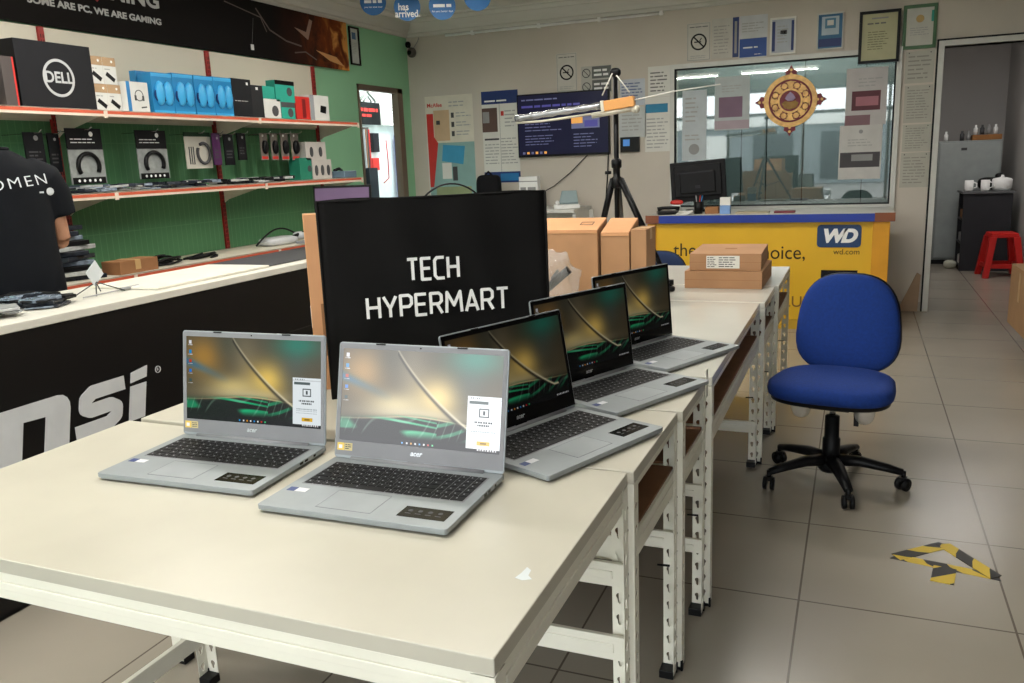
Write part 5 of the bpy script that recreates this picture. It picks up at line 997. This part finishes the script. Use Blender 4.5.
clutter('cable_parts', 'black and clear cable packs lying on the right half of the middle shelf', 'parts', -4.2, SXF-.01, 4.6, 5.3, Z2, 34, [poly2, black, poly3, black], .02, .10, 9, 2, 'stuff')
def coil(name, label, c, R0, n_, mat, rr=.005, seed=2, h_=.03):
    r = random.Random(seed); pts = []
    for i in range(n_*18): a_ = i*2*PI/18; R1 = R0*(.75+.25*math.sin(i*.13+seed)); pts.append((c[0]+R1*math.cos(a_)*.8, c[1]+R1*math.sin(a_)*1.3, c[2]+rr+h_*(.5+.5*math.sin(i*.37))*i/(n_*18)))
    return tag(MB(mat).tube(pts, rr, n=6).obj(name), label, 'cable')
p = onx(350, 172, -4.0)
t = thing('grey_gadget', 'flat grey-blue gadget with cable at the right end of the middle shelf', 'gadget', (-4.04, 6.0, Z2)); MB(P('bluegrey', (96, 118, 134), .4)).box((-.12, -.07, 0), (.15, .12, .055)).obj('case', t, .006); MB(black).tube([(.05, -.06, .06), (.06, 0, .075), (.03, .08, .06)], .012, n=8).obj('cable', t)
# lower shelf and counter goods
Z3t = Z3
coil('black_cable', 'tangled black cable heap on the lowest shelf left of centre', (-3.95, 3.95, Z3t), .10, 6, black, .007, 5, .06)
coil('black_cable', 'black cable loops lying on the lowest shelf in the middle', (-3.97, 4.3, Z3t), .10, 4, black, .007, 8, .03)
t = thing('white_gadget', 'white gadget with a looped dark cable on the lowest shelf near the black bag', 'gadget', (-4.0, 5.15, Z3t)); m = MB(P('gadget_white', (196, 198, 200), .4)); m.superell(.09, .17, .03, .5, .6, None, Matrix.Translation((0, 0, .03))); m.superell(.045, .06, .03, .8, .8, None, Matrix.Translation((.05, .2, .05))); m.obj('case', t)
MB(black).tube([(.02, -.28+.55*k/16, .02+.10*math.sin(PI*k/16)) for k in range(17)], .007, n=6).tube([(.06, .1, .05), (.08, .25, .075), (.02, .3, .03)], .013, n=8).obj('cable', t)
simple('laptop_sleeve', 'flat grey tray beneath the white gadget on the lowest shelf', 'tray', MB(P('tray_grey', (150, 154, 160), .4)).box((-3.885, 5.2, Z3t+.001), (-3.80, 5.7, Z3t+.018)))
simple('red_case', 'flat dark red case at the right end of the lowest shelf', 'case', MB(P('maroon', (96, 30, 34), .5)).box((-3.95, 5.72, Z3t+.001), (-3.83, 6.08, Z3t+.04)))
for k in range(11):
    r = random.Random(k+40); w_ = r.uniform(.15, .24); y_ = 3.30+r.uniform(-.07, .07)-.006*k; z_ = Z3t+.001+k*.027; mt = (poly2, poly3, black, poly, poly2)[k % 5]
    m = MB(mt); m.cbox((-4.02, y_, z_+.0125), (.26, w_*1.5, .024), rz=r.uniform(-.5, .5)); tag(m.obj('sleeved_component', None, .003), ('lowest', 'second', 'third', 'fourth', 'fifth', 'sixth', 'seventh', 'eighth', 'ninth', 'tenth', 'topmost')[k]+' flat sleeved pack in the pile on the lowest shelf beside the person', 'pack', 'pile of flat sleeved packs')
t = thing('cardboard_box', 'small brown carton on the lowest shelf beside the pile of sleeved packs', 'cardboard box', (-3.89, 3.63, Z3t)); MB(card_d).box((-.07, -.13, .001), (.07, .15, .075)).obj('carton', t, .002); MB(tape).box((-.071, -.02, .02), (.071, .02, .0765)).obj('tape', t)
# =================================================================== BLACK COUNTER (msi)
KX, KZ, KD = -2.55, .965, .49
t = thing('display_counter', 'long black counter with white top and msi logo along the left shelving', 'counter', (KX, 0, 0))
cb = P('counter_black', (16, 15, 15), .5); MB(cb).box((-KD, 1.0, .0), (-.012, 5.9, KZ-.03)).obj('body', t, .002)
MB(P('counter_white', (220, 217, 206), .35)).box((-KD-.01, .98, KZ-.03), (.012, 5.92, KZ)).obj('top', t, .003)
MB(P('counter_panel', (20, 18, 18), .35)).box((-.012, 1.0, .02), (0, 5.9, KZ-.032)).obj('front_panel', t)
m = MB(P('msi_white', (206, 208, 210), .5)); MK = frame((KX-KX+.0004, 0, 0), (0, 1, 0), (0, 0, 1)); zb_, zt_ = .50, .682; sw = .052
sh_ = lambda y, z: (y+(z-zb_)*.22, z)
def mstroke(pts): m.stroke(pts, sw, 0, .004, None, True, MK)
def stem(y, wd_, z0, z1, dz=0): m.prism([sh_(y-wd_/2, z0), sh_(y+wd_/2, z0), sh_(y+wd_/2, z1), sh_(y-wd_/2, z1)], 0, .004-dz, None, MK)
for i_, y_ in enumerate((1.585, 1.772, 1.957)): stem(y_, .098, zb_-.003, zt_-(.055 if i_ else .0), .0001*i_)
for i_, y_ in enumerate((1.772, 1.957)):
    y1_ = y_+.049; pts = [(y_-.20, zt_-.05), (y_-.20, zt_+.003), (y1_-.055, zt_+.003)]+[(y1_-.055+.055*math.sin(a_), zt_-.052+.055*math.cos(a_)) for a_ in (.4, .8, 1.2, PI/2)]+[(y1_, zt_-.058), (y_-.049, zt_-.058)]
    m.prism([sh_(*q_) for q_ in pts], 0, .0035-.0002*i_, None, MK)
hs = sw/2
mstroke([sh_(*q_) for q_ in ((2.245, zt_-hs), (2.10, zt_-hs), (2.07, zt_-hs-.02), (2.07, .605), (2.095, .592), (2.185, .592), (2.215, .575), (2.215, zb_+hs+.02), (2.18, zb_+hs), (2.035, zb_+hs))])
stem(2.315, .078, zb_, .632); m.prism([sh_(2.276, .645), sh_(2.354, .652), sh_(2.354, .695), sh_(2.276, .683)], 0, .004, None, MK)
m.ring(.014, .0115, 0, .003, None, (2.45, .665), 24, MK); m.words(2.443, .658, 2.458, .672, 1, None, 0, .003) if False else None
m.obj('logo', t); lettering('registered_mark', 'R', .018, MATS['msi_white'], t, (.001, 2.45, .665), Matrix(((0, 0, 1), (1, 0, 0), (0, 1, 0))), .0004)
# seams in the counter front
m = MB(P('seam_grey', (52, 50, 50), .5)); m.box((0, 3.72, .4), (.001, 3.723, KZ-.05)); m.box((0, 3.3, .64), (.0008, 4.2, .644)); m.obj('seam', t)
simple('dark_mat', 'flat dark grey mat lying on the white counter top near the black bag', 'mat', MB(P('mat_grey', (58, 58, 60), .6)).box((KX-.46, 3.28, KZ+.001), (KX-.07, 5.0, KZ+.007)))
simple('white_board', 'thin white board lying on the counter left of the dark mat', 'board', MB(P('board_white', (226, 222, 208), .45)).box((KX-.42, 2.55, KZ+.001), (KX-.05, 3.26, KZ+.012)))
t = thing('tag_stand', 'small white price tag on a wire stand on the counter', 'price tag', (-2.78, 2.42, KZ)); m = MB(ink); m.tube([(-.05, -.06, .004), (0, 0, .05), (.05, .09, .004)], .0025, n=6); m.tube([(.05, -.05, .004), (0, 0, .05), (-.05, .06, .004)], .0025, n=6); m.obj('wire_stand', t)
m = MB(P('tag_white', (206, 212, 216), .5)); m.cbox((.0, .0, .085), (.003, .075, .07), R=Euler((.6, 0, .2)).to_matrix()); m.obj('tag', t)
clutter('plastic_sleeves', 'crumpled clear plastic sleeves piled on the left end of the counter', 'plastic sleeves', -3.02, -2.60, 1.5, 2.05, KZ, 34, [poly3, paper, poly3, poly], .014, .12, 21, 3, 'stuff')
clutter('dark_sleeves', 'dark antistatic sleeves on the counter in front of the person', 'sleeves', -3.03, -2.66, 2.06, 2.30, KZ, 16, [poly2, black, poly2, poly], .013, .12, 23, 3, 'stuff')
simple('screwdriver', 'thin screwdriver with a pale handle on the counter beside the price tag', 'screwdriver', MB(inkl).tube([(-2.72, 2.3, KZ+.008), (-2.74, 2.5, KZ+.008)], .003, n=6).tube([(-2.74, 2.5, KZ+.009), (-2.75, 2.6, KZ+.009)], .008, n=8))

# =================================================================== PERSON
skin = P('skin', (176, 128, 100), .6); shirt = P('shirt_black', (9, 12, 18), .85, noise=(8, .2), bump=(6, .5)); trou = P('trousers_dark', (34, 36, 42), .9)
def loft(m, rings, n=28, mat=None):      # rings: (centre, half width, half depth, exponent)
    vs = []; fs = []
    for (c, a_, b_, e) in rings:
        for k in range(n):
            th_ = 2*PI*k/n; cs, sn = math.cos(th_), math.sin(th_); vs.append((c[0]+a_*math.copysign(abs(cs)**e, cs), c[1]+b_*math.copysign(abs(sn)**e, sn), c[2]))
    for i in range(len(rings)-1):
        for k in range(n): fs.append((i*n+k, i*n+(k+1) % n, (i+1)*n+(k+1) % n, (i+1)*n+k))
    fs += [tuple(range(n))[::-1], tuple((len(rings)-1)*n+k for k in range(n))]; m._f(vs, fs, mat, True)
def fuse(mb, name, parent, vox=.012, sm=4):
    o = mb.obj(name, parent); r = o.modifiers.new('r', 'REMESH'); r.mode = 'VOXEL'; r.voxel_size = vox; r.use_smooth_shade = True
    s_ = o.modifiers.new('s', 'SMOOTH'); s_.factor = .5; s_.iterations = sm
    me = bpy.data.meshes.new_from_object(o.evaluated_get(bpy.context.evaluated_depsgraph_get())); o.modifiers.clear(); o.data = me
    return o
PX_, PYY = -3.40, 2.51
t = thing('person', 'person in a black OMEN t-shirt seen from behind, standing at the black counter', 'person', (PX_, PYY, 0), math.radians(66))
# local frame: x to the person's right as seen from behind, -y is their back
m = MB(skin)
loft(m, [((0, 0, .84), .155, .10, .85), ((0, 0, .95), .165, .11, .85), ((0, 0, 1.1), .145, .10, .85), ((0, 0, 1.3), .165, .105, .85), ((0, 0, 1.42), .175, .10, .85), ((0, .0, 1.50), .12, .075, .9), ((0, .005, 1.55), .065, .06, 1)])
for s2 in (-1, 1):
    m.tube([(s2*.085, 0, .90), (s2*.09, -.0, .7), (s2*.09, .0, .50), (s2*.09, -.02, .30), (s2*.09, -.01, .08)], [.095, .085, .06, .055, .04], n=14)
    m.tube([(s2*.09, -.05, .045), (s2*.095, .03, .04), (s2*.10, .15, .03)], [.035, .04, .03], n=10)
    el = (s2*.245, .03, 1.15); wr = (s2*.20, .26, 1.12)
    m.tube([(s2*.17, 0, 1.45), (s2*.215, .005, 1.34), el], [.055, .05, .04], n=12); m.tube([el, ((el[0]+wr[0])/2, .16, 1.13), wr], [.04, .035, .025], n=12)
    m.superell(.042, .05, .018, .8, .8, None, Matrix.Translation((wr[0], .31, 1.115)))
    for k in range(4): x_ = wr[0]-.03+.02*k; m.tube([(x_, .34, 1.115), (x_, .375+.006*(k in (1, 2)), 1.108), (x_, .395+.008*(k in (1, 2)), 1.09)], [.0095, .0085, .0075], n=8)
    m.tube([(wr[0]-s2*.035, .30, 1.11), (wr[0]-s2*.06, .325, 1.10), (wr[0]-s2*.062, .35, 1.092)], [.011, .010, .009], n=8)
hc = Vector((-.02, .055, 1.70))
m.tube([(0, .005, 1.50), (-.005, .02, 1.60), (-.01, .035, 1.65)], [.062, .056, .058], n=14)
m.superell(.078, .098, .115, 1, 1, None, Matrix.Translation(hc)); m.superell(.055, .06, .06, 1, 1, None, Matrix.Translation(hc+Vector((0, .045, -.07))))
m.superell(.012, .02, .02, 1, 1, None, Matrix.Translation(hc+Vector((0, .105, -.01)))); 
for s2 in (-1, 1): m.superell(.012, .022, .032, 1, 1, None, Matrix.Translation(hc+Vector((s2*.079, -.005, -.01))))
fuse(m, 'body', t, .0085, 3)
m = MB(P('eye_dark', (30, 24, 22), .4))
for s2 in (-1, 1): m.superell(.012, .006, .007, 1, 1, None, Matrix.Translation(hc+Vector((s2*.032, .088, .01))))
m.obj('eyes', t)
m = MB(P('hair_black', (18, 16, 16), .7, bump=(120, .5))); m.superell(.086, .1, .10, 1, 1, None, Matrix.Translation(hc+Vector((0, -.018, .035)))); m.superell(.07, .05, .07, 1, 1, None, Matrix.Translation(hc+Vector((0, -.062, -.03)))); fuse(m, 'hair', t, .009, 2)
m = MB(P('mask_blue', (168, 194, 208), .8)); m.superell(.066, .05, .05, .8, .8, None, Matrix.Translation(hc+Vector((0, .068, -.055)))); m.tube([hc+Vector((.06, .08, -.05)), hc+Vector((.085, .03, -.045)), hc+Vector((.088, -.015, .0))], .004, n=6); m.obj('face_mask', t)
m = MB(shirt)
loft(m, [((0, .0, .88), .225, .15, .8), ((0, 0, 1.0), .222, .145, .8), ((0, 0, 1.15), .212, .135, .8), ((0, 0, 1.30), .215, .13, .8), ((0, 0, 1.40), .218, .125, .82), ((0, .0, 1.47), .19, .105, .85), ((0, .0, 1.515), .14, .088, .9), ((0, .005, 1.55), .085, .075, 1)])
for s2 in (-1, 1): m.tube([(s2*.13, 0, 1.46), (s2*.20, .0, 1.42), (s2*.235, .01, 1.35), (s2*.25, .018, 1.26)], [.07, .08, .074, .068], n=16)
fuse(m, 'shirt', t, .010, 6)
m = MB(MATS['shirt_black']); m.tube([(.078*math.cos(a_), .005+.07*math.sin(a_), 1.553+.0*math.sin(a_)) for a_ in np.linspace(0, 2*PI, 25)], .008, n=8); m.obj('collar', t)
m = MB(trou); loft(m, [((0, 0, .80), .18, .12, .85), ((0, 0, .95), .185, .125, .85)])
for s2 in (-1, 1): m.tube([(s2*.09, 0, .88), (s2*.095, 0, .6), (s2*.095, 0, .35), (s2*.095, -.01, .06)], [.11, .09, .08, .07], n=14)
fuse(m, 'trousers', t, .012, 4)
for s2 in (-1, 1): m = MB(black); m.superell(.05, .14, .045, .7, .8, None, Matrix.Translation((s2*.097, .05, .045))); m.obj('shoe', t)
def onback(o):       # press flat lettering onto the back of the shirt
    return o
RB = Matrix(((1, 0, 0), (0, 0, -1), (0, 1, 0)))
sh_o = [c_ for c_ in t.children if c_.name.startswith('shirt')][0]
from mathutils.bvhtree import BVHTree
bv = BVHTree.FromPolygons([v.co.copy() for v in sh_o.data.vertices], [tuple(p_.vertices) for p_ in sh_o.data.polygons])
def press(o):
    for v in o.data.vertices:
        hit = bv.ray_cast(Vector((v.co.x, -1, v.co.z)), Vector((0, 1, 0)))
        if hit[0] is not None: v.co.y = hit[0].y-.002+(v.co.y)*.5
o = lettering('lettering', 'OMEN', .064, P('shirt_print', (206, 210, 214), .6), t, (.078, 0, 1.41), RB, .0006, bold=-.0006, space=1.25, sx=1.15, rz=.10); press(o)
m = MB(MATS['shirt_print']); m.disc(.0165, 0, .001, None, (.20, 1.368), 24, frame((0, 0, 0), (1, 0, 0), (0, 0, 1))); m.box((.15, -.001, 1.363), (.17, 0, 1.370)); o = m.obj('round_logo', t); press(o)

# =================================================================== BACK ROOM THINGS
t = thing('steel_cabinet', 'tall grey cabinet against the far wall of the back room', 'cabinet', (1.18, 11.45, 0))
cg = P('cabinet_grey', (142, 148, 146), .45, .1); MB(cg).box((-.33, -.2, .05), (.335, .3, 1.44)).obj('body', t, .006); MB(P('cab_front', (152, 158, 156), .4, .1)).box((-.31, -.215, .08), (.325, -.2, 1.42)).obj('door', t, .004); MB(black).box((-.33, -.205, .0), (.335, .29, .05)).obj('plinth', t); MB(black).box((-.345, -.2, .05), (-.33, .3, 1.40)).obj('side_edge', t); m = MB(ink); m.box((-.09, -.218, 1.33), (-.03, -.215, 1.36)); m.obj('badge', t)
simple('cardboard_tray', 'shallow brown tray full of bottles on top of the grey cabinet', 'tray', MB(P('brown_tray', (150, 100, 50), .7)).box((1.20, 11.26, 1.441), (1.50, 11.6, 1.50)))
for k in range(7): tag(MB((wht, ink, inkl)[k % 3]).lathe([(.022, 0), (.024, .07), (.012, .085), (.012, .11)], c=(1.03+.068*k if k else .93, 11.33, 1.442 if k < 3 else 1.503)).obj('small_bottle'), ('first', 'second', 'third', 'fourth', 'fifth', 'sixth', 'last')[k]+' small bottle from the left in the row on top of the grey cabinet', 'bottle', 'small bottles on the grey cabinet')
t = thing('storage_cabinet', 'low black open-sided cabinet in the back room holding white mugs', 'cabinet', (1.34, 10.85, 0)); cbk = P('cab_black', (48, 48, 52), .5)
m = MB(cbk); m.box((-.25, -.22, 0), (.23, -.20, .86)); m.box((.21, -.20, 0), (.23, .25, .86)); m.box((-.25, .23, 0), (.23, .25, .86)); m.obj('carcass', t, .003); MB(P('cab_top', (90, 92, 94), .4)).box((-.27, -.24, .86), (.25, .27, .885)).obj('top', t, .003)
for z in (.05, .3, .56): MB(cbk).box((-.25, -.2, z), (.21, .23, z+.018)).obj('shelf', t)
r = random.Random(2)
for k in range(6): z = (.069, .319, .579)[k % 3]; MB((wht, inkl, card)[k % 3]).cbox((-.19, -.1+.16*(k//3), z+.05), (.09, .1, .1), rz=r.uniform(-.3, .3)).obj('papers', t) if False else tag(MB((wht, inkl, card)[k % 3]).cbox((1.15, 10.76+.16*(k//3), z+.05), (.09, .1, .09), rz=r.uniform(-.3, .3)).obj('small_carton', None, .003), ('pale carton on the bottom shelf', 'grey carton on the middle shelf', 'brown carton on the upper shelf')[k % 3]+' of the low black cabinet, '+('front one', 'rear one')[k//3], 'carton', 'small cartons in the low black cabinet')
for k, (x_, lab_) in enumerate(((1.14, 'leftmost white mug on the low black cabinet'), (1.30, 'second white mug on the low black cabinet'))):
    t = thing('mug', lab_, 'mug', (x_, 10.70, .886)); MB(wht).lathe([(.04, 0), (.045, .02), (.045, .12), (.04, .12), (.038, .01)]).obj('cup', t); MB(wht).tube([(.04, -.01, .1), (.075, -.01, .085), (.075, -.01, .045), (.04, -.01, .03)], .007, n=8).obj('handle', t)
t = thing('white_pot', 'wide white pot with lid on the low black cabinet', 'pot', (1.47, 10.76, .886)); MB(wht).lathe([(.08, 0), (.10, .03), (.10, .12), (.09, .13), (.02, .145), (.012, .17)]).obj('body', t)
MB(black).superell(.09, .06, .05, .7, .8, None, Matrix.Translation((1.35, 10.92, .936))).superell(.05, .05, .04, .8, .8, None, Matrix.Translation((1.44, 10.95, .96)))
tag(MB(black).superell(.13, .07, .07, .7, .8, None, Matrix.Translation((1.38, 10.97, .957))).superell(.05, .05, .05, .8, .8, None, Matrix.Translation((1.47, 10.97, 1.02))).obj('black_bag'), 'black crumpled bag behind the white mugs', 'bag')
def stool(label, x, y, rz, h_=.47, w1=.13, w2=.19):
    t = thing('plastic_stool', label, 'stool', (x, y, 0), rz); rp_ = P('stool_red', (206, 28, 22), .4)
    m = MB(rp_); m.box((-w1, -w1, h_-.025), (w1, w1, h_)); m.box((-w1-.006, -w1-.006, h_-.05), (w1+.006, w1+.006, h_-.02)); m.obj('seat', t, .01)
    for sx_ in (-1, 1):
        for sy_ in (-1, 1):
            m = MB(rp_); top = Vector((sx_*(w1-.02), sy_*(w1-.02), h_-.04)); bot = Vector((sx_*(w2-.02), sy_*(w2-.02), 0)); 
            vs = [bot+Vector((a_*.028, b_*.028, 0)) for a_, b_ in ((-1, -1), (1, -1), (1, 1), (-1, 1))]+[top+Vector((a_*.034, b_*.034, 0)) for a_, b_ in ((-1, -1), (1, -1), (1, 1), (-1, 1))]
            m._f(vs, [(3, 2, 1, 0), (4, 5, 6, 7), (0, 1, 5, 4), (1, 2, 6, 5), (2, 3, 7, 6), (3, 0, 4, 7)], None); m.obj('leg', t, .006)
    k_ = .72; ww = w1+(w2-w1)*k_-.02; m = MB(rp_)
    for a_, b_ in (((-ww, -ww-.01), (ww, -ww+.01)), ((-ww, ww-.01), (ww, ww+.01)), ((-ww-.01, -ww), (-ww+.01, ww)), ((ww-.01, -ww), (ww+.01, ww))): m.box((*a_, h_*(1-k_)-.03), (*b_, h_*(1-k_)+.015))
    m.obj('rungs', t, .003); return t
stool('red plastic stool in the back room in front of the low black cabinet', 1.44, 10.25, .1)
stool('low red plastic stool at the right edge carrying a brown box', 1.38, 6.62, 0, .12, .14, .17)
t = thing('cardboard_box', 'brown cardboard box with hand hole cut off by the right edge of the photo', 'cardboard box', (1.36, 6.62, .1215), .02)
MB(P('card_pale', (160, 124, 88), .85)).box((-.30, -.33, 0), (.30, .33, .43)).obj('carton', t, .003); m = MB(slotd); m.box((-.18, -.331, .17), (.3, -.33, .30)); m.obj('hand_hole', t); MB(tape).box((-.301, -.03, .2), (.301, .03, .401)).obj('tape', t)
simple('leaning_board', 'thin wooden board leaning on the wall left of the doorway', 'board', MB(P('wood_board', (176, 148, 120), .7)).prism([(.36, 0), (.52, 0), (.53, .32), (.50, .34)], -.012, .0, None, frame((0, YB-.03, 0), (1, 0, 0), (0, 0, 1))))
simple('crumpled_paper', 'small crumpled white thing on the floor by the grey cabinet', 'litter', MB(P('litter', (196, 196, 180), .8)).superell(.07, .05, .05, .8, .9, None, Matrix.Translation((1.02, 10.85, .05)), 12, 8))

# =================================================================== WORKSHOP THROUGH THE LEFT DOORWAY
WXX = -5.6
def wk(x, y, X=WXX): return onx(x, y, X)
def wbox(name, label, cat, x0, y0, x1, y1, mat, X=WXX, dep=.05, deco=None):
    a, b_ = wk(x0, y0, X), wk(x1, y1, X); t = thing(name, label, cat, M=frame((X, a.y, b_.z), (0, 1, 0), (0, 0, 1))); W_, H_ = b_.y-a.y, a.z-b_.z
    MB(mat).box((0, 0, -dep), (W_, H_, 0)).obj('panel', t, .002)
    if deco: m = MB(ink); m.T = Matrix.Translation((0, 0, .0003)); deco(m, W_, H_, t); m.obj('print', t)
    return t
wbox('signboard', 'black sign with red writing seen through the left doorway', 'sign', 357, 101, 381, 125, black, deco=lambda m, W_, H_, t: (m.words(W_*.05, H_*.5, W_*.9, H_*.75, 1, redb, .0003, .002, fill=.6, ragged=.1), m.words(W_*.05, H_*.28, W_*.6, H_*.48, 1, redb, .0003, .002, fill=.6, ragged=.1)))
wbox('signboard', 'white board with faint print right of the black sign inside the doorway', 'sign', 381.5, 103, 403, 126, paper, deco=lambda m, W_, H_, t: m.words(W_*.1, H_*.1, W_*.9, H_*.9, 6, inkl, .0003, .002))
m = MB(chrome)
pa = wk(366, 101); pb2 = wk(373, 90); pc2 = wk(382, 101); m.tube([pa+Vector((-.1, 0, 0)), pb2+Vector((-.1, 0, 0)), pc2+Vector((-.1, 0, 0))], .02, P('bracket_grey', (120, 124, 116), .5), n=8); m.tube([wk(370, 101)+Vector((-.1, 0, 0)), wk(374, 95)+Vector((-.1, 0, 0)), wk(378, 101)+Vector((-.1, 0, 0))], .015, MATS['bracket_grey'], n=8)
tag(m.obj('metal_bracket'), 'grey triangular bracket above the signs inside the left doorway', 'bracket')
wbox('tool_rack', 'dark rack of hanging tools at the left inside the doorway', 'rack', 361, 127, 372, 175, P('rack_dark', (60, 52, 46), .6), deco=lambda m, W_, H_, t: [m.box((W_*(.1+.2*k), H_*.1, 0), (W_*(.2+.2*k), H_*.95, .03), (inkl, P('toolbrown', (130, 90, 60), .5), ink, redb)[k % 4]) for k in range(4)])
wbox('control_box', 'small dark panel beside the tool rack inside the doorway', 'panel', 373, 133, 380, 152, dkb, X=WXX-.05)
wbox('red_card', 'small red card below the dark panel inside the doorway', 'card', 373, 158, 380, 170, redb, X=WXX-.05)
wbox('blue_poster', 'tall deep blue strip at the right inside the doorway', 'poster', 397, 135, 405, 200, P('deep_blue2', (40, 50, 140), .5))
wbox('desk_chair', 'dark chair back at the bottom left of the green-wall doorway', 'chair', 369, 168, 381, 215, P('chair_dark', (40, 46, 54), .6), X=-5.0)
tag(MB(P('red_wire', (170, 60, 60), .5)).tube([wk(386, 140), wk(388, 160), wk(389, 178), wk(384, 183)], .008, n=6).obj('red_cable'), 'thin red cable hanging on the white workshop wall', 'cable')
